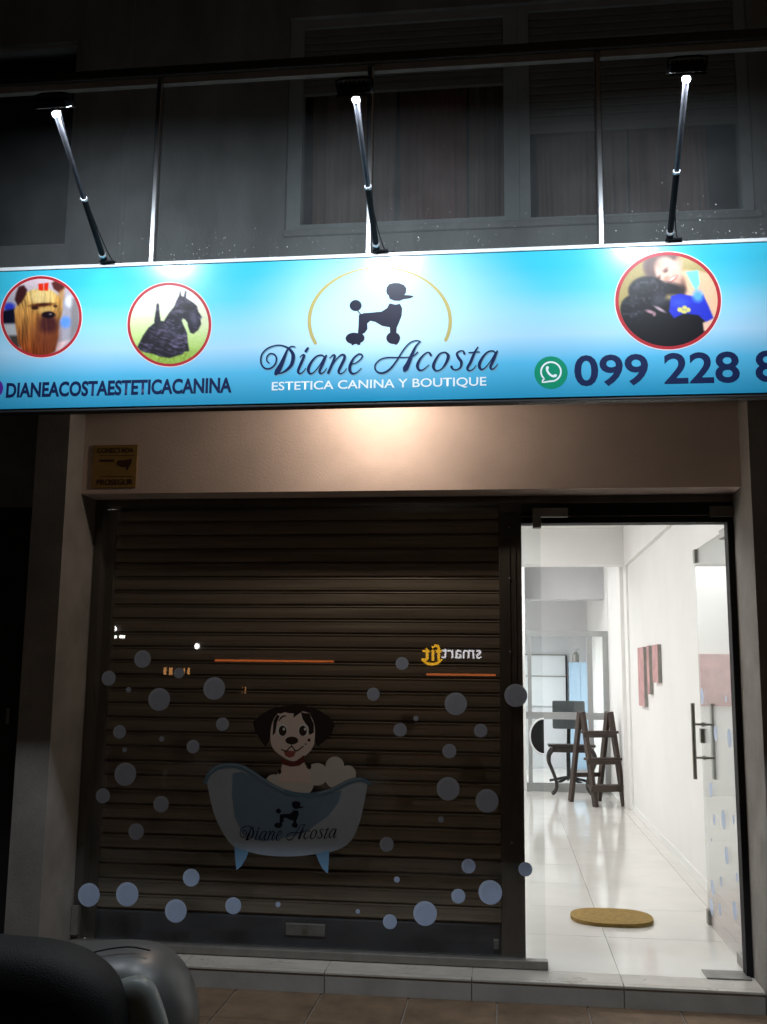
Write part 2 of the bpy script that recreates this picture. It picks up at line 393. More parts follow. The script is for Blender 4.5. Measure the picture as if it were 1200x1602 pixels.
def curtain(label, x0, x1, z0, z1, m, seed, folds):
    r = random.Random(seed); mb = MB(); nx = 90; g = []
    ph = [r.uniform(0, 6.28) for _ in range(4)]
    for i in range(nx + 1):
        u = i / nx; row = []
        for j in range(7):
            t = j / 6
            y = .19 + .034 * math.sin(u * folds * 4.2 + ph[0] + 1.3 * math.sin(u * 6 + ph[1])) + .010 * math.sin(u * folds * 2.7 * 6.28 + ph[2]) * (1 - .4 * t)
            row.append(mb.bm.verts.new((x0 + (x1 - x0) * (u + .012 * math.sin(t * 3 + u * 9 + ph[3])), y, z0 + (z1 - z0) * t)))
        g.append(row)
    for i in range(nx):
        for j in range(6): mb.bm.faces.new((g[i][j], g[i + 1][j], g[i + 1][j + 1], g[i][j + 1]))
    o = mb.build('curtain', m, None, smooth=True); tag(o, label, 'curtain', 'curtains in the upper windows'); return o
curtain('grey brown curtain at the left end of the wide upper window', -1.12, -.62, 4.03, 5.0, M_curt, 1, 4)
curtain('dark rust curtain in the middle of the wide upper window', -.60, -.20, 4.03, 5.0, M_curtd, 2, 4)
curtain('brown curtain at the right end of the wide upper window', -.19, .03, 4.03, 5.0, M_curt, 3, 3)
curtain('brown curtain below the half lowered blind, left of the lamp arm', .19, .72, 4.03, 4.75, M_curt, 4, 5)
curtain('rust curtain below the half lowered blind, right of the lamp arm', .73, 1.17, 4.03, 4.75, M_curtd, 5, 4)

# ================================================================== SHOP WINDOW, SHUTTER, DOOR SURROUND
YG = .2
SX1 = YP(785, 1495, .3).x        # right end of shutter
MX0, MX1 = -.032, .093
fr = empty('shopfront_frame', (-.5, .26, 0), 'dark bronze aluminium frame around the shutter and glass door', 'frame')
box('head_bar', M_frame, fr, GX0, GX1, .215, .30, 2.435, ZL, bev=.003)
box('jamb_bar', M_frame, fr, GX0, GX0 + .045, .215, .42, .03, 2.435, bev=.003)
box('mullion', M_frame, fr, MX0, MX1, .225, .40, .0, 2.435, bev=.004)
box('mullion_bead', M_frame, fr, .022, .028, .219, .2255, .05, 2.43)
box('mullion_bead', M_frame, fr, .055, .061, .219, .2255, .05, 2.43)
box('door_head', M_black, fr, MX1, GX1, .225, .33, 2.325, 2.434, bev=.003)
box('door_head_bead', M_alud, fr, MX1, GX1, .221, .2255, 2.36, 2.364)
box('jamb_bar', M_black, fr, 1.196, GX1, .215, .30, .0, 2.325, bev=.002)
for zz in (2.30, 2.02, 1.62, .62):
    MB().cyl((.025, .2185, zz), (.025, .212, zz), .005, n=10).build('screw', M_ring, fr)

sh = empty('roller_shutter', (-1.2, .34, 0), 'closed brown metal roller shutter behind the shop window glass', 'roller shutter')
pitch = .0805
prof = [(.344, 0), (.344, .004), (.3275, .008), (.3255, .024), (.325, .040), (.3255, .056), (.3265, .068), (.3215, .0715), (.3225, .0755)]
mb = MB(); xs = (GX0 + .075, MX0 + .03); A = [mb.bm.verts.new((xs[0], y, z)) for y, z in prof]; B = [mb.bm.verts.new((xs[1], y, z)) for y, z in prof]
C2 = [mb.bm.verts.new((xs[0], .352, z)) for z in (-.012, pitch * .985)]; D2 = [mb.bm.verts.new((xs[1], .352, z)) for z in (-.012, pitch * .985)]
for k in range(8): mb.bm.faces.new((A[k], B[k], B[k + 1], A[k + 1]))
mb.bm.faces.new((A[8], B[8], D2[1], C2[1])); mb.bm.faces.new((C2[0], D2[0], B[0], A[0])); mb.bm.faces.new((C2[1], D2[1], D2[0], C2[0]))
sl = mb.build('slat', M_slat, sh)
base = WORLD[sl.name].copy(); z0 = .178
sl.location = Vector((base.x, base.y, z0 + pitch / 2)) - WORLD[sh.name]
n_sl = int((2.44 - z0) / pitch) + 1
for k in range(1, n_sl):
    o = repeat(sl, sh, (base.x + random.uniform(-.001, .001), base.y + random.uniform(-.0015, .0015), z0 + pitch * (k + .5)))
box('bottom_bar', M_bar, sh, GX0 + .075, MX0 + .03, .318, .352, .0015, .176, bev=.004)
box('guide_rail', M_frame, sh, GX0 + .046, GX0 + .092, .295, .38, .02, 2.434)
MB().box(-1.20, -.98, .306, .3175, .085, .15, bev=.006).build('lock_plate', M_alud, sh)
MB().cyl((-1.09, .306, .117), (-1.09, .298, .117), .014).build('lock', M_steel, sh)
MB().box(-.075, -.045, .300, .3175, .06, .11, bev=.003).build('bolt', M_alud, sh)

sw = empty('shop_window', (-1.1, YG, .03), 'large clear glass pane with bathtub puppy and bubble stickers over the shutter', 'shop window')
box('pane', M_glass_big, sw, GX0 + .012, .195, YG - .003, YG + .003, .035, 2.45)
box('sill_channel', M_alud, sw, GX0 + .004, .205, YG - .03, YG + .03, .004, .045, bev=.004)
# patch fitting holding the upper right corner of the pane
a = YP(833, 795, .19); b = YP(889, 809, .19)
MB().box(a.x, b.x, .182, .212, b.z, a.z, bev=.006).build('patch_fitting', M_alud, sw)
a = YP(833, 800, .18); b = YP(847, 826, .18)
MB().box(a.x, b.x, .176, .216, b.z, a.z - .005, bev=.005).build('patch_fitting', M_alud, sw)
box('side_clip', M_alud, sw, GX0 + .004, GX0 + .04, YG - .014, YG + .014, .07, .22)

# bubbles
BUB = [(249,1094,17),(335,1077,17),(348,1133,10),(223,1031,13),(170,1061,11),(302,1168,10),(196,1211,17),(252,1258,12),(213,1301,12),(161,1245,11),
 (187,1145,10),(139,1400,17),(199,1399,17.5),(299,1373,13),(275,1425,17),(365,1417,12.5),(435,1415,4),(560,1426,3.5),(605,1321,11),(621,1376,4.5),(733,1355,11),
 (767,1396,18.5),(717,1402,11),(665,1429,18.5),(610,1442,11),(713,1101,17.5),(626,1142,10.5),(752,1143,10.5),(703,1175,11),(701,1234,18),(762,1253,18),(584,1086,10),
 (629,1038,10),(807,1088,18),(822,1360,11),(651,1124,4),(690,1282,4.5),(253,1156,4),(195,1173,3.5),(280,1053,8),(201,1079,4)]
def disc_px(cx, cy, r, Y, n=28, sx=1.):
    c = YP(cx, cy, Y); e = YP(cx + r, cy, Y); R = (e - c).length
    return [Vector((c.x + R * sx * math.cos(t), Y, c.z + R * math.sin(t))) for t in [2 * math.pi * k / n for k in range(n)]]
def bubble(parent, pts, inner):
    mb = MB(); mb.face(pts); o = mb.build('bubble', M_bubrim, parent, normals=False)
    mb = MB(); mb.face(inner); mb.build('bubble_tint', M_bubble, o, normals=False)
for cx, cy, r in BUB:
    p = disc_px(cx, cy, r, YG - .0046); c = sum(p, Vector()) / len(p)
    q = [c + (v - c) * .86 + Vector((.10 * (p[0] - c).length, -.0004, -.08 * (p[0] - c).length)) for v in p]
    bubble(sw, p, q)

# bathtub and puppy sticker -----------------------------------------
def T(u, v, layer=0): return YP(300 + u / 3.75, 1050 + v / 3.75, YG - .0046 - .0004 * layer)
M_tub = mat('tub_vinyl', (.42, .53, .68), .45, var=.1, scale=6); M_tubd = mat('tub_blue_vinyl', (.17, .30, .48), .45, var=.1, scale=6)
M_rim = mat('tub_rim_vinyl', (.12, .25, .40), .45); M_riml = mat('tub_rim_light_vinyl', (.30, .42, .55), .45)
M_foot = mat('tub_foot_vinyl', (.20, .42, .70), .45); M_foam = mat('foam_vinyl', (.70, .73, .74), .5)
M_fur = mat('puppy_fur_vinyl', (.80, .73, .72), .5); M_ear = mat('puppy_ear_vinyl', (.018, .013, .014), .5)
M_collar = mat('puppy_collar_vinyl', (.14, .03, .03), .5); M_eye = mat('puppy_eye_vinyl', (.03, .015, .015), .5); M_mouth = mat('puppy_mouth_vinyl', (.35, .10, .10), .5)
RIM = [(78, 655, 20), (105, 600, 26), (150, 565, 28), (220, 552, 28), (290, 562, 28), (360, 600, 28), (450, 660, 28), (540, 705, 28), (640, 727, 28), (740, 722, 28), (830, 695, 28), (920, 650, 28), (990, 635, 26), (1045, 660, 18)]
BODY = [(90, 655), (110, 760), (140, 860), (190, 960), (250, 1030), (350, 1065), (470, 1084), (600, 1086), (740, 1072), (850, 1050), (930, 1000), (980, 900), (1010, 780), (1032, 665)]
tubp = [(x, y) for x, y, _ in [tuple(p) for p in smooth_path([(p[0], p[1], 0) for p in BODY], 4)]] + [(p[0], p[1]) for p in RIM[::-1][1:-1]]
mb = MB(); mb.face([T(u, v, 3) for u, v in tubp]); tub = mb.build('bathtub_sticker', M_tub, sw, normals=False)
tub['label'] = 'blue bathtub sticker with a spotted puppy in foam'
mb = MB(); mb.face([T(u, v, 4) for u, v in [(240, 600), (290, 590), (350, 615), (450, 685), (540, 725), (640, 745), (740, 740), (880, 700), (860, 770), (800, 850), (640, 960), (420, 1000), (300, 960), (250, 850), (235, 720)]]); mb.build('tub_shade_print', M_tubd, tub, normals=False)
mb = MB(); ribbon(mb, RIM, lambda u, v: T(u, v, 6)); mb.build('tub_rim', M_rim, tub, normals=False)
for S in (RIM[1:8], RIM[9:13]):
    mb = MB(); ribbon(mb, [(p[0], p[1] - 5, 7) for p in S], lambda u, v: T(u, v, 7)); mb.build('tub_rim_highlight', M_riml, tub, normals=False)
for S in ([(250, 1030), (335, 1058), (318, 1100), (290, 1145), (262, 1168), (256, 1110)], [(728, 1070), (806, 1050), (804, 1120), (798, 1188), (768, 1160), (744, 1115)]):
    mb = MB(); mb.face([T(u, v, 5) for u, v in S]); mb.build('tub_foot', M_foot, tub, normals=False)
for i, (u, v, r) in enumerate([(480, 650, 45), (560, 640, 70), (640, 660, 75), (735, 605, 66), (840, 555, 54), (915, 600, 48), (850, 620, 70), (930, 630, 34)]):
    mb = MB(); mb.face([T(a, b, 1 + i * .06) for a, b in ellpts(u, v, r, r)]); mb.build('foam_bubble', M_foam, tub, normals=False)
def sp(name, pts, m, layer): mb = MB(); mb.face([T(u, v, layer) for u, v in pts]); return mb.build(name, m, tub, normals=False)
sp('puppy_body', [(512, 650), (520, 590), (532, 540), (660, 535), (690, 600), (700, 660)], M_fur, 1.8)
sp('puppy_patch', [(640, 240), (690, 250), (716, 310), (716, 360), (690, 375), (676, 320), (650, 280)], M_ear, 2.65); sp('puppy_patch', [(480, 290), (500, 255), (516, 262), (500, 300), (490, 360), (474, 380)], M_ear, 2.65); sp('puppy_spot', ellpts(516, 588, 10, 16, 12), M_ear, 2); sp('puppy_spot', ellpts(690, 560, 12, 16, 12), M_ear, 2)
sp('puppy_ear', [(505, 205), (450, 228), (395, 262), (358, 298), (372, 355), (400, 400), (432, 445), (455, 405), (478, 320), (500, 260)], M_ear, 2.2)
sp('puppy_ear', [(695, 205), (752, 232), (806, 268), (842, 312), (818, 372), (776, 412), (740, 442), (718, 400), (712, 320), (698, 260)], M_ear, 2.2)
sp('puppy_head', [(x, y) for x, y, _ in smooth_path([(595, 225, 0), (680, 245, 0), (718, 310, 0), (722, 390, 0), (708, 450, 0), (660, 500, 0), (595, 528, 0), (530, 500, 0), (478, 455, 0), (462, 400, 0), (470, 310, 0), (510, 245, 0), (594, 225, 0)], 4)][:-1], M_fur, 2.4)
sp('puppy_collar', [(522, 505), (560, 528), (600, 535), (660, 492), (664, 530), (630, 555), (580, 560), (528, 545)], M_collar, 2.6)
sp('puppy_hair', [(488, 240), (500, 212), (560, 200), (610, 192), (680, 208), (706, 244), (650, 236), (628, 250), (596, 274), (598, 248), (566, 246), (548, 240), (520, 250)], M_ear, 2.7)
for x, s in ((530, 1), (655, -1)):
    sp('puppy_eye', ellpts(x, 345, 32, 38, 20), M_whiteprint, 2.7); sp('puppy_pupil', ellpts(x + 3 * s, 350, 23, 30, 18), M_eye, 2.8); sp('puppy_glint', ellpts(x + 10, 340, 7, 9, 10), M_whiteprint, 2.9)
mb = MB(); ribbon(mb, [(512, 290, 6), (530, 268, 10), (552, 262, 6)], lambda u, v: T(u, v, 2.8)); ribbon(mb, [(655, 270, 6), (676, 272, 10), (692, 292, 6)], lambda u, v: T(u, v, 2.8)); mb.build('puppy_brow', M_ear, tub, normals=False)
sp('puppy_nose', ellpts(587, 407, 38, 23, 18), M_eye, 2.8)
mb = MB(); ribbon(mb, [(525, 458, 6), (555, 468, 8), (585, 440, 6), (612, 468, 8), (655, 440, 6)], lambda u, v: T(u, v, 2.8)); ribbon(mb, [(587, 430, 5), (586, 446, 5)], lambda u, v: T(u, v, 2.8)); mb.build('puppy_mouth', M_eye, tub, normals=False)
sp('puppy_tongue', [(540, 472), (570, 466), (612, 470), (600, 500), (570, 508), (548, 494)], M_mouth, 2.75)
sp('puppy_spot', ellpts(688, 404, 9, 10, 10), M_ear, 2.8); sp('puppy_spot', ellpts(668, 428, 5, 5, 8), M_ear, 2.8)

# poodle and script lettering shared by the signboard and the tub sticker
POOD = {
 'body': [(518, 322), (540, 314), (580, 311), (620, 307), (645, 291), (656, 270), (682, 276), (702, 272), (712, 292), (710, 325), (697, 358), (688, 378), (686, 402), (658, 402), (657, 377), (622, 371), (592, 353), (570, 348), (556, 360), (557, 385), (545, 402), (530, 410), (514, 405), (517, 370)],
 'head': [(641, 215), (643, 198), (655, 184), (675, 179), (700, 180), (720, 188), (731, 203), (729, 222), (722, 233), (745, 234), (761, 237), (762, 242), (745, 248), (718, 252), (700, 259), (676, 258), (656, 250), (652, 236), (644, 228)],
 'tail': ellpts(504, 280, 27, 25, 22), 'front': ellpts(672, 425, 31, 27, 22), 'toe': [(668, 440), (700, 440), (688, 455), (680, 455)],
 'back': ellpts(496, 427, 37, 26, 22), 'back2': ellpts(520, 425, 24, 22, 18), 'toe2': [(485, 445), (498, 447), (494, 458), (486, 457)], 'toe3': [(506, 446), (528, 440), (524, 456), (512, 456)]}
def poodle(parent, m, f, name):
    mb = MB()
    for i, pts in enumerate(POOD.values()): mb.face([f(u, v, i * .05) for u, v in pts])
    ribbon(mb, [(512, 300, 5), (520, 312, 5), (530, 322, 6)], lambda u, v: f(u, v, .5))
    return mb.build(name, m, parent, normals=False)
a_ = lambda dx, dy: [[(650 + dx, 235 + dy, 10), (620 + dx, 214 + dy, 11), (570 + dx, 226 + dy, 12), (522 + dx, 280 + dy, 18), (494 + dx, 345 + dy, 23), (508 + dx, 386 + dy, 16), (545 + dx, 375 + dy, 9), (600 + dx, 310 + dy, 8), (642 + dx, 238 + dy, 9)],
                     [(662 + dx, 216 + dy, 12), (632 + dx, 290 + dy, 20), (600 + dx, 362 + dy, 19), (612 + dx, 387 + dy, 12), (642 + dx, 370 + dy, 8), (666 + dx, 336 + dy, 5)]]
def sh_(P, d=1140): return [[(x + d, y, w) for x, y, w in s] for s in P]
SCRIPT = ([[(126, 287, 9), (106, 268, 9), (106, 230, 10), (135, 200, 10), (175, 207, 11), (195, 245, 12), (182, 300, 12), (142, 336, 13), (95, 340, 12), (60, 310, 12), (48, 260, 12), (62, 200, 11), (112, 150, 10), (180, 124, 9), (240, 122, 10), (300, 145, 15), (343, 190, 24), (352, 240, 28), (335, 305, 25), (292, 352, 19), (245, 380, 12), (200, 390, 8)],
           [(368, 136, 8), (335, 132, 9), (300, 160, 13), (272, 225, 22), (238, 305, 34), (205, 365, 42), (190, 388, 26)],
           [(414, 232, 5), (440, 212, 10), (455, 220, 17), (424, 295, 21), (398, 362, 19), (414, 387, 12), (445, 370, 8), (470, 336, 5)], [(490, 147, 15), (470, 176, 20)]]
          + a_(0, 0) +
          [[(692, 242, 5), (728, 212, 11), (742, 230, 17), (710, 315, 20), (682, 380, 20)], [(700, 345, 8), (750, 262, 8), (800, 213, 12), (832, 216, 17), (830, 252, 21), (793, 330, 21), (778, 370, 17), (796, 388, 10), (830, 370, 7), (852, 338, 5)],
           [(882, 302, 7), (940, 286, 8), (988, 248, 10), (1000, 216, 12), (970, 204, 12), (922, 240, 14), (888, 308, 22), (884, 358, 22), (908, 387, 16), (950, 376, 9), (992, 336, 5)]]
          + sh_([[(380, 185, 10), (345, 218, 9), (300, 232, 8), (200, 236, 9), (100, 236, 10), (30, 255, 9), (-15, 300, 10), (-18, 345, 11), (12, 376, 13), (60, 380, 15), (120, 345, 15), (180, 270, 12), (250, 160, 10), (310, 96, 9), (370, 76, 8), (408, 86, 6)],
                 [(402, 86, 8), (362, 132, 14), (326, 210, 25), (292, 290, 34), (266, 340, 42), (258, 356, 26)],
                 [(503, 212, 19), (488, 189, 11), (455, 196, 10), (405, 248, 17), (378, 310, 23), (394, 352, 17), (432, 350, 10), (486, 305, 5)],
                 [(640, 186, 10), (590, 200, 12), (548, 260, 19), (528, 320, 23), (552, 360, 13), (602, 345, 10), (648, 285, 19), (668, 220, 23), (640, 186, 10)],
                 [(818, 198, 17), (808, 174, 9), (775, 176, 10), (748, 200, 15), (764, 238, 21), (790, 278, 22), (784, 325, 15), (750, 350, 11), (712, 345, 12), (698, 322, 19)],
                 [(946, 136, 7), (912, 195, 18), (877, 280, 21), (848, 334, 19), (862, 360, 11), (900, 345, 8), (928, 310, 5)], [(862, 190, 9), (958, 183, 9)]])
          + sh_(a_(465, -40)))
def script(parent, m, f, name):
    mb = MB()
    for i, s in enumerate(SCRIPT): ribbon(mb, [(x, y, w_ * 1.22 + 1.5) for x, y, w_ in s], lambda u, v: f(u, v, i * .02))
    return mb.build(name, m, parent, normals=False)
# small copies on the tub
poodle(tub, M_poodle, lambda u, v, l: T(570 + (u - 611) * .57, 842 + (v - 318) * .57, 5 + l), 'poodle_emblem')
script(tub, M_poodle, lambda u, v, l: T(272 + u * .2545, 908 + (v - 122) * .30 + 5 * math.sin(u / 2300 * 3), 6 + l), 'script_lettering')
for a0, a1 in ((2.4, 3.7), (-.55, .75)):
    mb = MB(); ribbon(mb, [(565 + 168 * math.cos(t), 850 + 110 * math.sin(t), 6) for t in np.linspace(a0, a1, 8)], lambda u, v: T(u, v, 5)); mb.build('emblem_arc', M_tubd, tub, normals=False)

# ================================================================== STEP AND SHOP FLOOR
fl = MB().box(-2.6, 1.6, .012, 12, -.1, -.004).build('shop_floor', M_grout); tag(fl, kind='structure')
TS = .742
tile = None
for i in range(-3, 3):
    for j in range(-1, 16):
        x0, x1 = -.18 + TS * i, -.18 + TS * (i + 1); y0, y1 = .17 + TS * j, .17 + TS * (j + 1)
        y0 = max(y0, .012); x1 = min(x1, 1.56)
        mb = MB().box(x0 + .0015, x1 - .0015, y0 + .0015, y1 - .0015, -.012, 0)
        mb.build('floor_tile', M_tile if j >= 0 else M_step, fl)
step = MB().box(-2.555, 1.42, -.010, .011, Z_PAVE - .1, -.02).build('door_step', M_grout); tag(step, 'tiled stone doorstep running below the shutter and door', 'step')
for i in range(-3, 3):
    x0, x1 = max(-2.368, -.18 + TS * i), min(1.228, -.18 + TS * (i + 1))
    if x1 - x0 < .05: continue
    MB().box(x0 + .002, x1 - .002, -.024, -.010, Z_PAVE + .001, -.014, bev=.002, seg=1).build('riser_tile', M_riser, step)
    MB().box(x0 + .002, x1 - .002, -.030, .0105, -.012, .001, bev=.003, seg=2).build('nosing_tile', M_step, step)

# ================================================================== INTERIOR
def struct(name, m, *a): o = MB().box(*a).build(name, m); tag(o, kind='structure'); return o
XR = 1.405
M_backw = mat('back_room_paint', (.70, .70, .72), .8, var=.04, scale=2)
struct('interior_wall_right', M_white, XR, XR + .15, .301, 8.2, 0, 3.19)
struct('interior_wall_left', M_white, -2.6, -2.45, .42, 12, 0, 3.19)
struct('interior_ceiling', M_ceil, -2.7, 1.7, .301, 12.2, 3.19, 3.3)
struct('front_wall_inside', M_white, -2.45, XR, .31, .43, 2.48, 3.19)
struct('side_beam', M_white, 1.365, XR - .001, .44, 6.45, 2.745, 3.189)
struct('cross_beam', M_white, -2.449, XR - .001, 6.452, 6.75, 2.765, 3.189)
struct('corner_pillar', M_white, 1.385, XR - .001, 6.455, 6.75, 0, 2.764)
struct('back_room_wall_right', M_white, 1.34, 1.5, 8.201, 12, 0, 3.19)
struct('recess_wall_right', M_white, 1.345, XR - .002, 6.751, 8.2, 0, 3.189)
struct('back_room_wall', M_backw, -2.6, 1.5, 11.6, 11.75, 0, 3.19)
struct('skirting', M_white, XR - .010, XR - .0005, .44, 6.45, 0.001, .07)
struct('dividing_wall', M_white, -2.449, .26, 8.2, 8.32, 0, 3.189)
struct('back_room_beam', M_grey, .261, 1.339, 8.6, 8.9, 2.52, 3.189)

# glazed aluminium partition
pa = empty('glazed_partition', (.8, 8.25, 0), 'grey aluminium glazed partition at the far end of the shop', 'partition')
YQ = 8.25
def qx(px): return YP(px, 1100, YQ).x
def qz(py): return YP(880, py, YQ).z
zt, zm, zb = qz(987), qz(1118), .0
x_l, x_p1, x_p2, x_r = .262, qx(829), qx(925), 1.338
box('top_rail', M_alu, pa, x_l, x_r, YQ - .03, YQ + .03, zt - .07, zt)
box('mid_rail', M_alu, pa, x_l, x_r, YQ - .032, YQ + .032, zm - .06, zm + .03)
box('bottom_rail', M_alu, pa, x_l, x_r, YQ - .03, YQ + .03, .001, .11)
for x, ww in ((x_p1, .05), (x_p2 - .01, .065), (x_r - .035, .068)):
    box('post', M_alu, pa, x - ww / 2, x + ww / 2, YQ - .036, YQ + .036, .112, zt - .071)
for a, b in ((x_l, x_p1 - .025), (x_p1 + .025, x_p2 - .043), (x_p2 + .023, x_r - .07)):
    box('pane', M_glass_part, pa, a, b, YQ - .004, YQ + .004, zm + .031, zt - .071)
    box('lower_pane', M_glass_part, pa, a, b, YQ - .004, YQ + .004, .111, zm - .061)

# black half round plate on the partition
c = YP(851, 1152, YQ - .02); r_ = abs(c.x - YP(829, 1152, YQ - .02).x)
hp = [(c.x, YQ - .012, c.z - r_ * 1.25)] + [(c.x - r_ * math.sin(t), YQ - .012, c.z - r_ * 1.25 * math.cos(t)) for t in np.linspace(0, math.pi, 18)[1:-1]] + [(c.x, YQ - .012, c.z + r_ * 1.25)]
mb = MB(); mb.prism(hp, (0, -.03, 0)); o = mb.build('half_round_plate', M_black); tag(o, 'black half round plate fixed to the lower glass of the partition', 'plate')
mb = MB(); mb.tube([Vector(p) + Vector((0, -.032, 0)) for p in hp], .012, 8); mb.build('rim', M_paper, o)

# step ladder
FLp, FRp, RLp = ZP(932, 1263, 0), ZP(977, 1262, 0), ZP(893, 1254, 0)
RRp = FRp + (RLp - FLp)
la = empty('step_ladder', (FLp + FRp + RLp + RRp) / 4, 'dark brown wooden folding step ladder at the back of the bright shop', 'ladder')
apL = (FLp + RLp) / 2; apR = (FRp + RRp) / 2
htop = YP(908, 1114, apL.y).z
apL = Vector((apL.x, apL.y, htop)); apR = Vector((apR.x, apR.y, htop))
sd = (FRp - FLp).normalized()
def leg(a, b): MB().obox(a, b, .042, .085, side=sd, bev=.004).build('leg', M_wood, la)
dd = (RLp - FLp).normalized() * .028
leg(FLp + Vector((0, 0, .003)), apL - dd); leg(FRp + Vector((0, 0, .003)), apR - dd)
leg(RLp + Vector((0, 0, .003)), apL + dd); leg(RRp + Vector((0, 0, .003)), apR + dd)
for py in (1147, 1189, 1231):
    z = YP(932, py, FLp.y).z; t = z / htop
    p, q = FLp.lerp(apL - dd, t), FRp.lerp(apR - dd, t); p.z = q.z = z
    MB().obox(p - sd * .04, q + sd * .04, .03, .13, side=(0, 0, 1), bev=.005).build('tread', M_wood, la)
    f = Vector((0, -.05, -.035))
    MB().obox(p - sd * .03 + f, q + sd * .03 + f, .05, .022, side=(0, 0, 1), bev=.003).build('tread_rail', M_wood, la)
z = .30 * htop; MB().obox(RLp.lerp(apL, .3), RRp.lerp(apR, .3), .05, .025, side=(0, 0, 1), bev=.003).build('rear_rail', M_wood, la)

# small black table with curved legs
tb0 = ZP(865, 1242, 0); ty = tb0.y
tx0, tx1 = YP(857, 1166, ty).x, YP(931, 1166, ty).x; tz = YP(880, 1164, ty).z
ta = empty('side_table', ((tx0 + tx1) / 2, ty + .15, 0), 'small black table with curved legs behind the step ladder', 'table')
MB().box(tx0, tx1, ty - .12, ty + .10, tz - .03, tz, bev=.01).build('table_top', M_blackwood, ta)
MB().box(tx0 + .05, tx1 - .05, ty - .09, ty + .07, tz - .10, tz - .031, bev=.006).build('apron', M_blackwood, ta)
for x, s in ((tx0 + .06, -1), (tx1 - .06, 1)):
    for y in (ty - .085, ty + .06):
        pts = [(x + s * d, y, z) for d, z in smooth_path([(.0, tz - .06), (-.045 * -1, tz - .13), (.05, tz - .22), (.015, tz * .5), (-.035, tz * .28), (-.045, tz * .13), (-.01, .02), (.02, .004)], 4)]
        n = len(pts); MB().tube(pts, [.03 - .016 * (i / n) for i in range(n)], 8).build('leg', M_blackwood, ta, smooth=True)

# grey chair behind the partition
cy_ = 8.95; ca, cb = YP(864, 1096, cy_), YP(916, 1141, cy_)
ch = empty('desk_chair', ((ca.x + cb.x) / 2, cy_ + .2, 0), 'dark grey office chair with rounded backrest behind the partition glass', 'chair')
MB().box(ca.x, cb.x, cy_, cy_ + .05, cb.z, ca.z, bev=.024, seg=4).build('backrest', M_seat, ch, smooth=True)
cxm = (ca.x + cb.x) / 2
MB().box(cxm - .23, cxm + .23, cy_ + .04, cy_ + .48, .44, .51, bev=.03, seg=3).build('seat', M_seat, ch, smooth=True)
MB().cyl((cxm, cy_ + .26, .44), (cxm, cy_ + .26, .10), .028).build('stem', M_black, ch)
MB().obox((cxm, cy_ + .03, cb.z + .06), (cxm, cy_ + .22, .45), .05, .02, side=(1, 0, 0)).build('back_bracket', M_black, ch)
for k in range(5):
    t = k * 2 * math.pi / 5 + .3; MB().obox((cxm, cy_ + .26, .10), (cxm + .27 * math.cos(t), cy_ + .26 + .27 * math.sin(t), .035), .035, .03, side=(0, 0, 1)).build('base_spoke', M_black, ch)

# blue cabinet with bottle, white framed board
by = 10.9; a, b = YP(892, 1036, by), YP(924, 1100, by)
cab = empty('blue_cabinet', ((a.x + b.x) / 2, by + .2, 0), 'tall pale blue cabinet in the back room, bottle on top', 'cabinet')
box('carcass', M_blue, cab, a.x, b.x, by, by + .4, .05, a.z); xm = (a.x + b.x) / 2
box('door', M_blue, cab, a.x + .006, xm - .003, by - .018, by - .001, .08, a.z - .01); box('door', M_blue, cab, xm + .003, b.x - .006, by - .018, by - .001, .08, a.z - .01)
box('plinth', M_grey, cab, a.x + .01, b.x - .01, by + .02, by + .38, .001, .049)
bp = YP(901, 1036, by + .1); tp = YP(901, 1014, by + .1); hb = tp.z - bp.z
bt = empty('spray_bottle', (bp.x, by + .15, a.z), 'grey bottle standing on the pale blue cabinet', 'bottle')
MB().cyl((bp.x, by + .15, a.z + .001), (bp.x, by + .15, a.z + hb * .55), .055, .05).cyl((bp.x, by + .15, a.z + hb * .55), (bp.x, by + .15, a.z + hb * .75), .05, .025).build('body', M_alud, bt, smooth=False)
MB().cyl((bp.x, by + .15, a.z + hb * .75), (bp.x, by + .15, a.z + hb), .022).box(bp.x - .02, bp.x + .06, by + .13, by + .17, a.z + hb * .9, a.z + hb).build('cap', M_grey, bt)
y_ = 11.56; a, b = YP(790, 1023, y_), YP(888, 1105, y_)
wbd = empty('framed_board', ((a.x + b.x) / 2, y_, b.z), 'large white board with thin dark frame on the back room wall', 'board')
box('panel', M_paper, wbd, a.x, b.x, y_ - .001, y_ + .02, b.z, a.z)
for args in ((a.x, b.x, a.z - .02, a.z), (b.x - .025, b.x, b.z, a.z - .02), (a.x, b.x - .025, YP(840, 1057, y_).z - .015, YP(840, 1057, y_).z)):
    box('frame', M_black if args[0] != a.x else M_alud, wbd, args[0], args[1], y_ - .02, y_ - .0015, args[2], args[3])
# three narrow prints on the right wall
for lab, (xa, xb, yt, yb) in (('tallest of three narrow pink pictures, farthest along the white wall', (997, 1006, 1012, 1105)),
                              ('middle and thinnest of three narrow pink pictures on the white wall', (1011, 1014.5, 1010, 1086)),
                              ('shortest of three narrow pink pictures, nearest the glass door', (1019.5, 1028, 1008, 1068))):
    xw = XR - .035; p, q, r2 = XP(xa, yt, xw), XP(xb, yt, xw), XP(xb, yb, xw)
    y0, y1 = min(p.y, q.y), max(p.y, q.y)
    t = empty('wall_picture', (XR - .01, (y0 + y1) / 2, r2.z), lab, 'picture', 'narrow pink wall pictures')
    box('canvas', M_pink, t, xw, XR - .001, y0, y1, r2.z, q.z); 
    box('edge', M_alud, t, xw + .001, XR - .002, y0 - .010, y0 - .0005, r2.z, q.z)
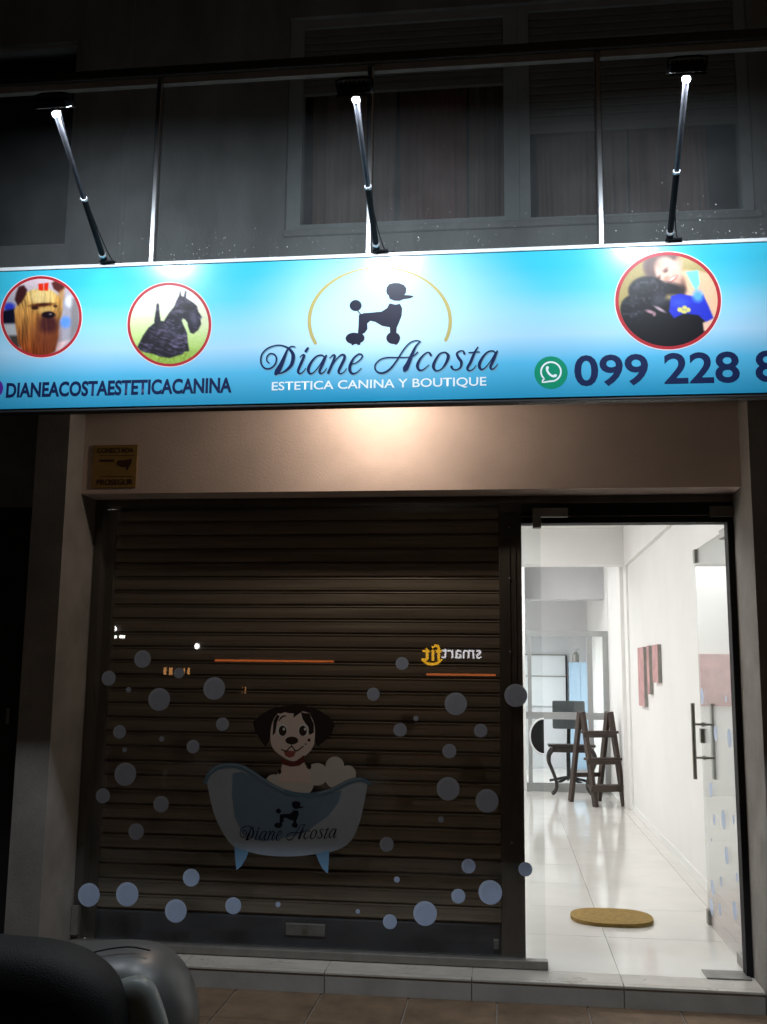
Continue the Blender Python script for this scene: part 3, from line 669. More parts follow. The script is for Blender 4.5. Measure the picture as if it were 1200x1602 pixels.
# pink panel and wall lamp on the dividing wall (seen mirrored in the door)
pk = MB().box(-1.2, .2, 8.17, 8.199, 1.12, 1.78).build('wall_panel', M_pink); tag(pk, 'speckled pink panel hung on the dividing wall', 'panel')
def fixture(name, label, x0, x1, y0, y1, z0, z1, power_face=(0, 0, -1)):
    t = empty(name, ((x0 + x1) / 2, (y0 + y1) / 2, z1), label, 'ceiling light', 'fluorescent fittings inside the shop')
    box('housing', M_paper, t, x0, x1, y0, y1, z0 + .02, z1); box('diffuser', M_tubeon, t, x0 + .02, x1 - .02, y0 + .02, y1 - .02, z0, z0 + .019)
    return t
fixture('ceiling_light', 'fluorescent fitting on the shop ceiling nearest the door', -1.1, -.5, 1.2, 2.4, 3.12, 3.189)
fixture('ceiling_light', 'fluorescent fitting on the shop ceiling before the cross beam', -1.1, -.5, 4.2, 5.4, 3.12, 3.189)
fixture('ceiling_light', 'fluorescent fitting on the ceiling over the partition', -.6, .0, 7.1, 8.1, 3.12, 3.189)
fixture('ceiling_light', 'unseen fluorescent fitting hung low to shade the upper back room', -1.0, .1, 9.2, 10.2, 2.12, 2.20)  # added out of view; its opaque housing keeps the upper back wall dim

# coir mat
mc = (ZP(893, 1437, 0) + ZP(1021, 1440, 0)) / 2; rx = (ZP(1021, 1440, 0).x - ZP(893, 1437, 0).x) / 2; ry = (ZP(957, 1426, 0).y - ZP(957, 1449, 0).y) / 2
mb = MB(); pts = []
for k in range(48):
    t = 2 * math.pi * k / 48; cxx, sxx = math.cos(t), math.sin(t)
    pts.append((mc.x + rx * math.copysign(abs(cxx) ** .68, cxx), mc.y + (ry * math.copysign(abs(sxx) ** .8, sxx)) * (1 - .06 * math.cos(2 * t)), .001))
mb.prism(pts, (0, 0, .022)); o = mb.build('door_mat', M_mat); tag(o, 'oval ochre coir mat on the white floor inside the door', 'mat')

# glass door, swung inwards
hx = ZP(1165, 1513, 0); fx = ZP(1107, 1447, 0)
DX = 1.222; dy0, dy1 = .33, fx.y
do = empty('glass_door', (DX, dy0, 0), 'frameless glass door standing open inwards with long bar handles', 'door')
za, zb2 = .012, 2.30
pane = box('pane', M_glass_door, do, DX - .005, DX + .005, dy0, dy1, za, zb2)
a = XP(1083, 1098, DX - .05); b = XP(1088, 1212, DX - .05)
for s, (p1, p2) in ((-1, ((1083, 1098), (1088, 1212))), (1, ((1111, 1098), (1118, 1212)))):
    pass
hy = dy1 - .06
zt_, zb_ = XP(1084, 1098, DX).z, XP(1090, 1212, DX).z
for s in (-1, 1):
    x = DX + s * .062
    h = MB().cyl((x, hy, zb_), (x, hy, zt_), .0125, n=14).build('handle_bar', M_steel, do, smooth=False)
for t in (.28, .72):
    z = zb_ + (zt_ - zb_) * t
    MB().cyl((DX - .055, hy, z), (DX + .055, hy, z), .007, n=10).cyl((DX - .011, hy, z), (DX + .011, hy, z), .014, n=12).build('handle_stud', M_steel, do)
MB().box(DX - .018, DX + .018, dy1 - .05, dy1 - .006, zt_ - .245, zt_ - .155, bev=.003).build('lock_case', M_steel, do)
MB().box(DX - .016, DX + .016, dy1 - .055, dy1 + .004, zb2 - .085, zb2 + .002, bev=.003).build('corner_patch', M_alud, do)
MB().box(DX - .016, DX + .016, dy1 - .055, dy1 + .004, za - .002, za + .085, bev=.003).build('corner_patch', M_alud, do)
MB().box(DX - .018, DX + .018, dy0 - .01, dy0 + .15, zb2 - .04, zb2 + .012, bev=.003).build('pivot_patch', M_alud, do)
MB().box(DX - .018, DX + .018, dy0 - .01, dy0 + .15, za - .008, za + .045, bev=.003).build('pivot_patch', M_alud, do)
a, b = YP(1110, 792, .2), YP(1158, 808, .2)
MB().box(a.x, min(b.x, 1.2295), .19, .224, b.z, a.z, bev=.004).build('header_patch', M_frame, do)
MB().box(.99, 1.21, .16, .31, .0006, .007, bev=.002).build('floor_pivot_plate', M_alud, do)
for u, v, r in ((315, 345, 34), (372, 500, 34), (415, 355, 16), (430, 520, 40), (352, 735, 32), (325, 770, 20), (405, 860, 40), (367, 860, 24), (447, 860, 20), (418, 1010, 36), (360, 1145, 32), (395, 1120, 22), (355, 1222, 36), (390, 1235, 26), (452, 1238, 38), (462, 1100, 20), (355, 945, 8), (475, 760, 42), (481, 1105, 42)):
    px, py = 980 + u / 2.668, 960 + v / 2.668
    c = XP(px, py, DX - .0056); R = abs(c.z - XP(px, py + r / 2.668, DX - .0056).z)
    if c.y + R > dy1 or c.y - R < dy0: continue
    pts = [Vector((DX - .0056, c.y + R * math.cos(t), c.z + R * math.sin(t))) for t in [2 * math.pi * k / 24 for k in range(24)]]
    mb = MB(); mb.face(pts); mb.build('bubble', M_bubrim, pane, normals=False)

# ================================================================== ALARM PLAQUE
al = empty('alarm_plaque', YP(180, 763, -.004), 'small dim yellow alarm plaque on the fascia above the shutter corner', 'plaque')
a, b = YP(147, 697, 0), YP(213, 763, 0)
MB().box(a.x, b.x, -.008, -.0005, b.z, a.z, bev=.002).build('plate', M_yellow, al)
text_px('lettering', 'CONECTADA', M_alarmtext, al, 152, 209, 701, 709, -.0092, .02)
text_px('lettering', 'PROSEGUR', M_alarmtext, al, 151, 208, 750, 759, -.0092, .03)
def K(u, v): return YP(u / 4, 640 + v / 4, -.0092)
mb = MB(); mb.face([K(*p) for p in [(728, 345), (742, 320), (790, 318), (826, 308), (822, 340), (808, 362), (800, 382), (790, 380), (788, 362), (750, 360)]]); mb.build('camera_pictogram', M_alarmtext, al, normals=False)
mb = MB(); mb.face([K(*p) for p in [(622, 288), (846, 288), (846, 291), (622, 291)]]); mb.face([K(*p) for p in [(622, 420), (830, 420), (830, 424), (622, 424)]]); mb.face([K(*p) for p in [(622, 315), (715, 315), (715, 330), (622, 330)]]); mb.build('rule', M_alarmtext, al, normals=False)

# ================================================================== SOFFIT BULB
sb = empty('soffit_lamp', (-.66, -.39, 3.1), 'warm lamp under the canopy hidden behind the signboard', 'lamp')
LBX, LBY, LBZ = YP(596, 660, 0).x, -.39, 3.03
mb = MB(); n = 24; rings = []
for rr, zz in ((.03, 3.1), (.062, 3.095), (.072, 3.03), (.078, 3.012), (.072, 3.014), (.064, 3.03), (.05, 3.082)):
    rings.append([mb.bm.verts.new((LBX + rr * math.cos(2 * math.pi * k / n), LBY + rr * math.sin(2 * math.pi * k / n), zz)) for k in range(n)])
for A, B in zip(rings, rings[1:]):
    for k in range(n): mb.bm.faces.new((A[k], A[(k + 1) % n], B[(k + 1) % n], B[k]))
mb.bm.faces.new(rings[-1]); mb.build('lamp_shade', M_paper, sb, smooth=True)
bu = MB().ell((LBX, LBY, 3.052), (.03, .03, .03)).build('bulb', M_bulb, sb, smooth=True)
ld = bpy.data.lights.new('bulb_light', 'SPOT'); ld.energy = POWER_BULB; ld.color = (1, .83, .68); ld.shadow_soft_size = .04; ld.spot_size = math.radians(179); ld.spot_blend = .06
lo_ = bpy.data.objects.new('bulb_light', ld); link(lo_, sb, Vector((LBX, LBY, 3.008)))

# ================================================================== SIGNBOARD
YS = -1.26
zst, zsb = YP(600, 402, YS).z, YP(600, 627, YS).z
def S(px, py, layer=0): return YP(px, py, YS - .0003 - .00012 * layer)
sg = empty('shop_sign', (-.5, YS, zsb), 'long blue illuminated dog grooming signboard across the shop front', 'sign')
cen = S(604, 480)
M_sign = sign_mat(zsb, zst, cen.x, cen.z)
SXL, SXR = -3.4, 2.2
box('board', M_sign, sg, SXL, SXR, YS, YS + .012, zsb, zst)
box('backing_frame', M_dark, sg, SXL, SXR, YS + .0125, YS + .05, zsb - .008, zst - .002)
MB().box(SXL, SXR, YS - .006, YS + .055, zst + .0005, zst + .018, bev=.003).build('top_cap', M_cap, sg)
MB().box(SXL, SXR, YS - .004, YS + .05, zsb - .018, zsb - .009, bev=.002).build('bottom_edge', M_dark, sg)

# photo roundels ----------------------------------------------------
def ellm(U, V, cx, cy, rx, ry, soft=.15, rot=0.):
    c, s = math.cos(rot), math.sin(rot); x, y = U - cx, V - cy
    d = np.sqrt(((x * c + y * s) / rx) ** 2 + ((-x * s + y * c) / ry) ** 2)
    return np.clip((1 + soft - d) / (2 * soft), 0, 1)
def polym(U, V, P, soft=12.):
    P = np.array(P, float); ins = np.zeros(U.shape, bool); dist = np.full(U.shape, 1e9); n = len(P)
    for i in range(n):
        (x0, y0), (x1, y1) = P[i], P[(i + 1) % n]
        cnd = ((y0 > V) != (y1 > V)) & (U < (x1 - x0) * (V - y0) / ((y1 - y0) if y1 != y0 else 1e-9) + x0); ins ^= cnd
        dx, dy = x1 - x0, y1 - y0; t = np.clip(((U - x0) * dx + (V - y0) * dy) / (dx * dx + dy * dy + 1e-9), 0, 1)
        dist = np.minimum(dist, np.hypot(U - x0 - t * dx, V - y0 - t * dy))
    sd_ = np.where(ins, dist, -dist); return np.clip(sd_ / (2 * soft) + .5, 0, 1)
def vnoise(U, V, sx, sy, seed):
    r = np.random.RandomState(seed); G = r.rand(64, 64); x, y = U / sx, V / sy
    xi, yi = np.floor(x).astype(int), np.floor(y).astype(int); fx_, fy_ = x - xi, y - yi
    fx_, fy_ = fx_ * fx_ * (3 - 2 * fx_), fy_ * fy_ * (3 - 2 * fy_); g = lambda a, b: G[a % 64, b % 64]
    return (g(xi, yi) * (1 - fx_) + g(xi + 1, yi) * fx_) * (1 - fy_) + (g(xi, yi + 1) * (1 - fx_) + g(xi + 1, yi + 1) * fx_) * fy_
class Paint:
    def __init__(s, U, V, c): s.U, s.V = U, V; s.I = np.ones(U.shape + (3,)) * np.array(c, float)
    def put(s, m, c, a=1.):
        c = np.asarray(c, float); m = (m * a)[..., None]; s.I = s.I * (1 - m) + c * m
    def e(s, c, *a, al=1., **k): s.put(ellm(s.U, s.V, *a, **k), c, al)
    def p(s, c, P, soft=12., al=1.): s.put(polym(s.U, s.V, P, soft), c, al)
def yorkie(U, V):
    P = Paint(U, V, (165, 158, 168)); P.put(np.clip((420 - V) / 300, 0, 1), (226, 196, 202))
    P.e((45, 55, 175), 125, 520, 75, 60, soft=.4); P.p((12, 12, 30), [(30, 570), (200, 540), (215, 740), (30, 740)], 20); P.p((170, 168, 170), [(30, 760), (220, 750), (240, 900), (150, 960), (60, 860)], 25); P.p((60, 55, 50), [(120, 900), (260, 900), (260, 1080), (160, 1010)], 20)
    P.e((225, 225, 232), 930, 440, 55, 80, soft=.4); P.e((95, 145, 235), 880, 720, 75, 75, soft=.4); P.p((120, 112, 110), [(960, 400), (1060, 400), (1060, 800), (940, 960)], 25, .7); P.p((225, 190, 190), [(770, 990), (930, 960), (800, 1110), (740, 1110)], 20)
    hair = polym(U, V, [(232, 480), (285, 400), (345, 325), (430, 290), (560, 278), (685, 292), (755, 345), (835, 440), (842, 540), (825, 650), (790, 720), (785, 900), (740, 1110), (620, 1180), (450, 1170), (300, 1110), (245, 1000), (200, 720), (192, 560)], 14)
    t = np.clip((V - 300) / 800, 0, 1)[..., None]
    base = (1 - t) * np.array((214, 168, 88)) + t * np.array((128, 56, 22))
    fan = (U - 560) * (1 + .35 * np.clip((V - 300) / 500, 0, 1)); st = vnoise(fan + 18 * np.sin(V / 110), V, 26, 210, 3)[..., None] * .55 + vnoise(fan, V + U * .4, 13, 120, 5)[..., None] * .45
    base = base * (.50 + .95 * st); m = hair[..., None]; P.I = P.I * (1 - m) + base * m
    P.p((58, 24, 26), [(250, 245), (318, 225), (365, 285), (350, 355), (300, 440), (240, 500), (198, 420), (215, 330)], 14); P.p((86, 38, 34), [(690, 195), (742, 165), (850, 220), (870, 262), (800, 330), (722, 275)], 14); P.p((190, 130, 60), [(800, 300), (860, 270), (860, 400), (800, 520), (760, 380)], 22, .7)
    f = ellm(U, V, 560, 375, 170, 105, soft=.35); P.put(f * (.55 + .5 * vnoise(U, V, 16, 120, 9)), (238, 208, 140), .9)
    P.e((66, 28, 14), 560, 488, 150, 24, soft=.5, rot=-.08); P.e((30, 10, 10), 468, 528, 46, 26, soft=.3); P.e((30, 10, 10), 742, 505, 30, 20, soft=.4, al=.7); P.e((212, 172, 96), 610, 560, 105, 40, soft=.4, al=.9, rot=-.15)
    st2 = vnoise(U, V, 16, 300, 21)
    P.put(ellm(U, V, 630, 880, 165, 270, soft=.35) * (.35 + .6 * st2), (104, 46, 30), .9); P.put(ellm(U, V, 640, 745, 135, 120, soft=.35) * (.55 + .5 * st2), (58, 22, 28), 1.); P.e((22, 10, 16), 650, 622, 92, 46, soft=.2); P.e((150, 130, 140), 676, 612, 18, 14, soft=.5, al=.7); P.e((150, 90, 40), 470, 700, 60, 150, soft=.6, al=.5)
    P.p((226, 42, 14), [(515, 205), (580, 200), (582, 300), (518, 292)], 7); P.p((226, 42, 14), [(592, 200), (652, 188), (642, 300), (592, 292)], 7); return P.I
def scottie(U, V):
    P = Paint(U, V, (246, 232, 236)); P.put(np.clip((V - 150) / 400, 0, 1), (226, 236, 190)); P.put(np.clip((V - 480) / 520, 0, 1), (160, 190, 88)); P.e((205, 190, 170), 1040, 480, 120, 190, soft=.8, al=.5)
    P.put(np.clip((V - 900) / 100, 0, 1) * vnoise(U, V, 18, 26, 4), (120, 140, 40), .8)
    m = polym(U, V, [(200, 900), (270, 760), (340, 660), (415, 600), (410, 580), (425, 480), (440, 370), (455, 352), (470, 375), (480, 500), (492, 575), (530, 580), (600, 470), (660, 400), (690, 320), (722, 262), (735, 195), (750, 265), (780, 275), (800, 198), (814, 210), (808, 290), (900, 350), (945, 390), (962, 460), (990, 500), (1008, 530), (990, 560), (997, 620), (960, 690), (900, 738), (860, 722), (835, 650), (828, 600), (800, 560), (768, 545), (755, 575), (782, 645), (820, 720), (832, 850), (850, 955), (790, 962), (770, 992), (700, 1012), (600, 1042), (480, 1022), (400, 990), (300, 972), (240, 950)], 9)
    n_ = vnoise(U + .6 * V, V - .35 * U, 70, 16, 12) * .45 + vnoise(U + .6 * V, V, 30, 30, 2) * .3 + vnoise(U, V, 140, 140, 6) * .3
    base = np.array((22, 19, 28)) + np.clip((n_ - .52) * 2.4, 0, 1)[..., None] * np.array((78, 70, 92)); P.I = P.I * (1 - m[..., None]) + base * m[..., None]
    P.e((120, 112, 140), 905, 545, 45, 95, soft=.6, al=.5, rot=-.3); P.e((116, 110, 128), 720, 455, 80, 18, soft=.6, al=.6); P.e((14, 12, 18), 860, 420, 60, 22, soft=.4); P.e((110, 102, 128), 600, 700, 120, 60, soft=.9, al=.35, rot=.5); return P.I
def groomer(U, V):
    P = Paint(U, V, (160, 140, 84)); P.e((196, 178, 130), 800, 160, 250, 110, soft=.8, al=.7)
    P.p((236, 184, 148), [(735, 270), (900, 275), (1010, 300), (1090, 450), (1120, 600), (1085, 740), (1010, 880), (945, 870), (960, 600), (760, 520), (700, 330)], 14)
    P.p((120, 215, 205), [(775, 285), (900, 270), (915, 400), (882, 475), (848, 430)], 10)
    P.e((112, 86, 80), 535, 205, 180, 135, soft=.14, rot=-.3); P.e((92, 66, 62), 440, 250, 70, 110, soft=.4); P.e((62, 40, 38), 725, 445, 50, 100, soft=.4)
    P.e((214, 168, 148), 690, 245, 50, 95, soft=.3, rot=.2); P.e((226, 184, 164), 598, 282, 118, 150, soft=.14, rot=-.62); P.e((206, 156, 136), 690, 385, 62, 70, soft=.6, al=.8); P.e((150, 112, 98), 500, 215, 60, 40, soft=.8, al=.4, rot=-.6)
    P.e((140, 98, 88), 572, 262, 34, 10, soft=.6, rot=-.6); P.e((104, 68, 62), 580, 280, 24, 12, soft=.6, rot=-.6); P.e((140, 98, 88), 505, 335, 30, 9, soft=.6, rot=-.7); P.e((104, 68, 62), 512, 350, 20, 11, soft=.6, rot=-.6)
    P.e((192, 138, 118), 584, 352, 30, 20, soft=.7, rot=-.6); P.e((178, 92, 84), 646, 358, 52, 19, soft=.5, rot=-.62); P.e((240, 222, 212), 644, 354, 38, 9, soft=.5, rot=-.62)
    bl = (15, 14, 20)
    for a in ((400, 475, 190, 145), (255, 655, 125, 140), (500, 820, 390, 270), (800, 860, 190, 200)): P.e(bl, *a, soft=.08)
    P.e((26, 22, 26), 590, 450, 165, 62, soft=.35, rot=.1)
    n_ = vnoise(U, V, 26, 26, 8); dog = np.maximum(ellm(U, V, 400, 470, 180, 130, soft=.3), ellm(U, V, 250, 650, 110, 120, soft=.3)); P.put(dog * np.clip(n_ - .45, 0, 1) * 1.6, (72, 72, 84)); P.e((70, 68, 78), 520, 560, 75, 62, soft=.5, al=.7)
    P.p((35, 48, 188), [(630, 525), (720, 500), (860, 530), (950, 515), (1000, 620), (1050, 740), (985, 790), (900, 715), (760, 695), (660, 745), (610, 680)], 9); P.e((88, 165, 232), 895, 525, 50, 55, soft=.5); P.e((60, 88, 215), 720, 590, 80, 40, soft=.6, al=.6)
    for a in ((720, 660, 27, 24), (765, 640, 24, 20), (802, 662, 22, 22), (760, 680, 30, 18)): P.e((212, 202, 112), *a, soft=.25)
    P.e((170, 130, 140), 425, 680, 45, 16, soft=.5, rot=.3); P.e((176, 150, 160), 520, 655, 60, 14, soft=.5, rot=.5); P.e((160, 120, 130), 465, 705, 16, 20, soft=.5); P.p((236, 190, 165), [(945, 790), (1060, 750), (985, 875), (955, 870)], 8); return P.I
def roundel(name, label, fn, ox, oy, sc, cx, cy, rx, ry, ring, N=112):
    """photo print: a fine grid of coloured facets clipped to the disc"""
    g = np.linspace(-1, 1, N + 1); GX, GY = np.meshgrid(g, g); U, V = cx + rx * GX, cy + ry * GY
    I = np.clip(fn(U, V), 0, 255) / 255; I = I * (.96 + .08 * rng.rand(*U.shape))[..., None]
    I = np.where(I <= .04045, I / 12.92, ((np.clip(I, 0, 1) + .055) / 1.055) ** 2.4)
    ins = GX ** 2 + GY ** 2 <= 1.0; idx = -np.ones(U.shape, int); vs = []; cols = []
    c = S(ox + cx / sc, oy + cy / sc, 1)
    for j in range(N + 1):
        for i in range(N + 1):
            if ins[j, i]: idx[j, i] = len(vs); vs.append(tuple(S(ox + U[j, i] / sc, oy + V[j, i] / sc, 1) - c)); cols.append((*I[j, i], 1))
    fs = []
    for j in range(N):
        for i in range(N):
            q = [idx[j, i], idx[j + 1, i], idx[j + 1, i + 1], idx[j, i + 1]]; q = [k for k in q if k >= 0]
            if len(q) >= 3: fs.append(q)
    me = bpy.data.meshes.new(name); me.from_pydata(vs, [], fs); at = me.color_attributes.new('Col', 'FLOAT_COLOR', 'POINT')
    at.data.foreach_set('color', np.array(cols, np.float32).ravel()); me.materials.append(M_print)
    o = link(bpy.data.objects.new(name, me), sg, c); o['label'] = label
    for nm, r0, r1, m, ly in (('roundel_ring', .962, 1.03, M_redring, 2), ('roundel_edge', 1.03, 1.048, M_pinkedge, 1.6)):
        mb = MB(); n = 72
        A = [mb.bm.verts.new(S(ox + (cx + rx * r0 * math.cos(2 * math.pi * k / n)) / sc, oy + (cy + ry * r0 * math.sin(2 * math.pi * k / n)) / sc, ly)) for k in range(n)]
        B = [mb.bm.verts.new(S(ox + (cx + rx * r1 * math.cos(2 * math.pi * k / n)) / sc, oy + (cy + ry * r1 * math.sin(2 * math.pi * k / n)) / sc, ly)) for k in range(n)]
        for k in range(n): mb.bm.faces.new((A[k], A[(k + 1) % n], B[(k + 1) % n], B[k]))
        mb.build(nm, m, o, normals=False)
roundel('photo_roundel', 'round photo of a long haired golden terrier with red bow', yorkie, 0, 420, 8.571, 552, 648, 530, 530, 1)
roundel('photo_roundel', 'round photo of a black bearded terrier on grass', scottie, 190, 430, 8., 600, 622, 510, 510, 1)
roundel('photo_roundel', 'round photo of a person in a turquoise top hugging a black dog', groomer, 950, 380, 6.316, 602, 572, 508, 468, 1)

# logo, lettering
def LG(u, v, l=0): return S(380 + u / 2.857, 380 + v / 2.857, 2 + l)
poodle(sg, M_poodle, LG, 'poodle_emblem')
mb = MB()
arc = [(612 + 315 * math.cos(t), 350 - 240 * math.sin(t), 4 + 12 * abs(math.cos(t)) ** 1.2) for t in np.linspace(-.36, math.pi + .42, 60)]
ribbon(mb, arc, lambda u, v: LG(u, v, -.5), 2); mb.build('gold_arc', M_gold, sg, normals=False)
def SC(u, v, l=0): return S(400 + u / 6, 520 + v / 6, 3 + l)
script(sg, M_shadowprint, lambda u, v, l: S(400 + (u + 7) / 6, 520 + (v + 9) / 6, 1.5 + l * .3), 'lettering_shadow')
script(sg, M_navy, SC, 'script_lettering')
text_px('lettering', 'ESTETICA CANINA Y BOUTIQUE', M_whiteprint, sg, 425, 761, 597.5, 613.5, YS - .0007, .012)
text_px('lettering', 'DIANEACOSTAESTETICACANINA', M_navy, sg, 9, 362, 599, 622.5, YS - .0007, .034)
text_px('lettering', '099 228 8', M_navy, sg, 899, 1222, 556, 605, YS - .0007, .02)
for pts, m, ly in ((ellpts(862, 583, 26, 25.5, 40), M_green, 1), ):
    mb = MB(); mb.face([S(x, y, ly) for x, y in pts]); ico = mb.build('phone_icon', m, sg, normals=False)
mb = MB(); ribbon(mb, [(862 + 15.5 * math.cos(t), 581.5 + 15 * math.sin(t), 2.6) for t in np.linspace(2.35, 2.35 + 5.6, 26)] + [(848, 598, 2.2), (851.5, 592.5, 2.6)], lambda x, y: S(x, y, 2), 2); mb.build('speech_outline', M_whiteprint, ico, normals=False)
mb = MB(); ribbon(mb, [(856.5, 575, 4.6), (856, 579, 3.6), (859.5, 585, 3.4), (865, 588.5, 3.6), (869, 587.5, 4.8)], lambda x, y: S(x, y, 2), 4); mb.build('handset', M_whiteprint, ico, normals=False)
mb = MB(); mb.face([S(x, y, 1) for x, y in ellpts(-11, 607, 16, 16, 30)]); mb.build('purple_icon', M_purple, sg, normals=False)

# ================================================================== BALUSTRADE
bal = empty('glass_balustrade', (-.5, -1.17, 3.26), 'clear glass balcony balustrade with slim metal posts above the signboard', 'balustrade')
YB = -1.17
zr = YP(300, 121, YB).z
zc = zst + .02
px_ = [YP(x, y, YB).x for x, y in ((244, 300), (579, 250), (937, 230))]
px_ = [2 * px_[0] - px_[1]] + px_ + [2 * px_[2] - px_[1]]
for x in px_:
    MB().box(x - .013, x + .013, YB - .022, YB + .022, 3.262, zr - .012, bev=.005).build('post', M_post, bal)
for a, b in zip(px_, px_[1:]):
    box('pane', M_glass_bal, bal, a + .016, b - .016, YB - .005, YB + .005, 3.30, zr - .034)
    box('rail_strip', M_rails, bal, a + .014, b - .014, YB - .014, YB + .014, zr - .033, zr + .0)
MB().box(px_[0] - .6, px_[-1] + .6, YB - .03, YB + .03, zr + .001, zr + .05, bev=.008).build('top_rail', M_rail, bal)
mb = MB()
for cx, sp_, n in ((-1.42, .16, 46), (-1.0, .16, 22), (-.45, .2, 50), (.05, .22, 26), (.75, .17, 70), (1.05, .18, 40)):
    for k in range(n):
        x = random.gauss(cx, sp_); z = zc + .012 + abs(random.gauss(0, .085)); r = random.uniform(.0009, .0022) * (1.6 if random.random() < .12 else 1)
        if min(abs(x - p) for p in px_) < .022: continue
        bmesh.ops.create_icosphere(mb.bm, subdivisions=1, radius=r, matrix=Matrix.Translation((x, YB - .0055, z)))
dr = mb.build('water_beads', M_drop, bal); dr['kind'] = 'stuff'

# ================================================================== FLOOD LAMPS
def flood(label, base_px, head_px, YH):
    b0 = YP(*base_px, YS + .005)
    hd = YP(*head_px, YH); b0 = Vector((b0.x, YS + .005, zst + .02))
    t = empty('flood_lamp', b0, label, 'flood lamp', 'flood lamps over the signboard')
    d = (hd - b0); ln = d.length; dn = d.normalized()
    MB().box(b0.x - .018, b0.x + .05, b0.y - .03, b0.y + .03, b0.z - .001, b0.z + .006, bev=.002).build('foot_bracket', M_black, t)
    MB().cyl(b0 + Vector((0, 0, .004)), b0 + dn * .05, .014, n=14).build('foot_socket', M_black, t)
    m = .45
    MB().cyl(b0 + dn * .04, b0 + dn * ln * m, .0125, n=14).build('arm', M_black, t, smooth=False)  # lower tube: its unlit look is put into the black colour
    MB().cyl(b0 + dn * ln * m, hd - dn * .03, .0105, n=14).build('arm', M_arm_lit, t, smooth=False)  # upper tube: paler metal paints in the light from the lamp head
    for q, rr in ((ln * m, .0145), (.052, .0155), (ln - .035, .014)):
        MB().cyl(b0 + dn * (q - .006), b0 + dn * (q + .004), rr, n=16).build('ring', M_ring, t)
    # head: faces the sign, seen from behind and below
    aim = Vector((0, YS - hd.y, -.95)).normalized()          # towards the sign face
    side = Vector((1, 0, 0)); up = side.cross(aim).normalized()
    R = Matrix((side, up, aim)).transposed().to_4x4(); R.translation = hd + Vector((0, 0, .012))
    def hb(name, x0, x1, y0, y1, z0, z1, m, bev=0, par=t):
        mb = MB().box(x0, x1, y0, y1, z0, z1, bev=bev); bmesh.ops.transform(mb.bm, matrix=R, verts=mb.bm.verts); return mb.build(name, m, par)
    h = hb('lamp_head', -.062, .062, -.040, .040, -.012, .014, M_black, .004)
    hb('lens', -.054, .054, -.033, .033, .0145, .0165, M_led, 0, h)
    for k in range(7): hb('cooling_fin', -.054 + k * .017, -.049 + k * .017, -.034, .034, -.024, -.0125, M_black, 0, h)
    hb('bezel', -.064, .064, .0335, .042, .0142, .022, M_black, 0, h); hb('bezel', -.064, .064, -.042, -.0335, .0142, .022, M_black, 0, h)
    mb = MB(); mb.tube([R @ Vector(p) for p in ((-.066, 0, 0), (-.068, 0, -.03), (-.04, 0, -.036), (.04, 0, -.036), (.068, 0, -.03), (.066, 0, 0))], .004, 8); mb.build('yoke', M_black, t)
    MB().tube(smooth_path([tuple(hd + Vector((.012, .03, -.004))), tuple(b0.lerp(hd, .72) + Vector((.004, .016, .004))), tuple(b0.lerp(hd, .35) + Vector((.006, .018, .004))), tuple(b0 + Vector((.03, -.01, .02))), tuple(b0 + Vector((.075, .0, .004)))], 5), .0022, 6).build('cable', M_black, t)
    L = bpy.data.lights.new('lamp_light', 'AREA'); L.shape = 'RECTANGLE'; L.size = .10; L.size_y = .06; L.energy = POWER_FLOOD; L.spread = math.radians(165); L.color = (.82, .915, 1.0)
    lo = bpy.data.objects.new('lamp_light', L); link(lo, t, R @ Vector((0, 0, .0235)))
    lo.rotation_euler = (-aim).to_track_quat('Z', 'Y').to_euler()
flood('leftmost black flood lamp on a tilted arm above the signboard', (165, 412), (84, 166), -1.96)
flood('middle black flood lamp on an upright arm above the poodle emblem', (590, 400), (555, 143), -1.96)
flood('rightmost black flood lamp on an arm above the phone number', (1047, 380), (1075, 110), -1.96)

# ================================================================== MOTORCYCLE (only its tail shows, lower left)
bk = empty('motorcycle', (-1.85, -2.35, Z_PAVE), 'parked motorcycle with black saddle and silver grey tail at the lower left corner', 'motorcycle')
def loft(name, secs, m, par, n=24, sub=True, pw=.8):
    """secs: (x, yc, zc, half width y, half height z)"""
    mb = MB(); rings = []
    for x, yc, zc, hy_, hz in secs:
        rings.append([mb.bm.verts.new((x, yc + hy_ * math.copysign(abs(math.cos(t)) ** pw, math.cos(t)), zc + hz * math.copysign(abs(math.sin(t)) ** pw, math.sin(t)))) for t in [2 * math.pi * k / n for k in range(n)]])
    for A, B in zip(rings, rings[1:]):
        for k in range(n): mb.bm.faces.new((A[k], A[(k + 1) % n], B[(k + 1) % n], B[k]))
    mb.bm.faces.new(rings[0][::-1]); mb.bm.faces.new(rings[-1])
    o = mb.build(name, m, par, smooth=True)
    if sub: s = o.modifiers.new('s', 'SUBSURF'); s.levels = s.render_levels = 2
    return o
BY = -2.38
def inflate(name, px, Y, depth, m, par, anchor, ex=2.6, nl=9):
    """side outline given in the picture on the bike's mid plane, rounded off towards both sides"""
    P = [YP(x, y, Y) for x, y, _ in smooth_path([(x, y, 0) for x, y in px], 4)]; an = YP(*anchor, Y); mb = MB(); rings = []
    for k in range(nl + 2):
        t = -1 + 2 * k / (nl + 1); t = math.copysign(abs(t) ** .7, t) * .985; sc = (1 - abs(t) ** ex) ** (1 / ex)
        rings.append([mb.bm.verts.new(an + (p - an) * (.35 + .65 * sc) + Vector((0, t * depth, 0))) for p in P])
    n = len(P)
    for A, B in zip(rings, rings[1:]):
        for q in range(n): mb.bm.faces.new((A[q], A[(q + 1) % n], B[(q + 1) % n], B[q]))
    mb.bm.faces.new(rings[0][::-1]); mb.bm.faces.new(rings[-1]); return mb.build(name, m, par, smooth=True)
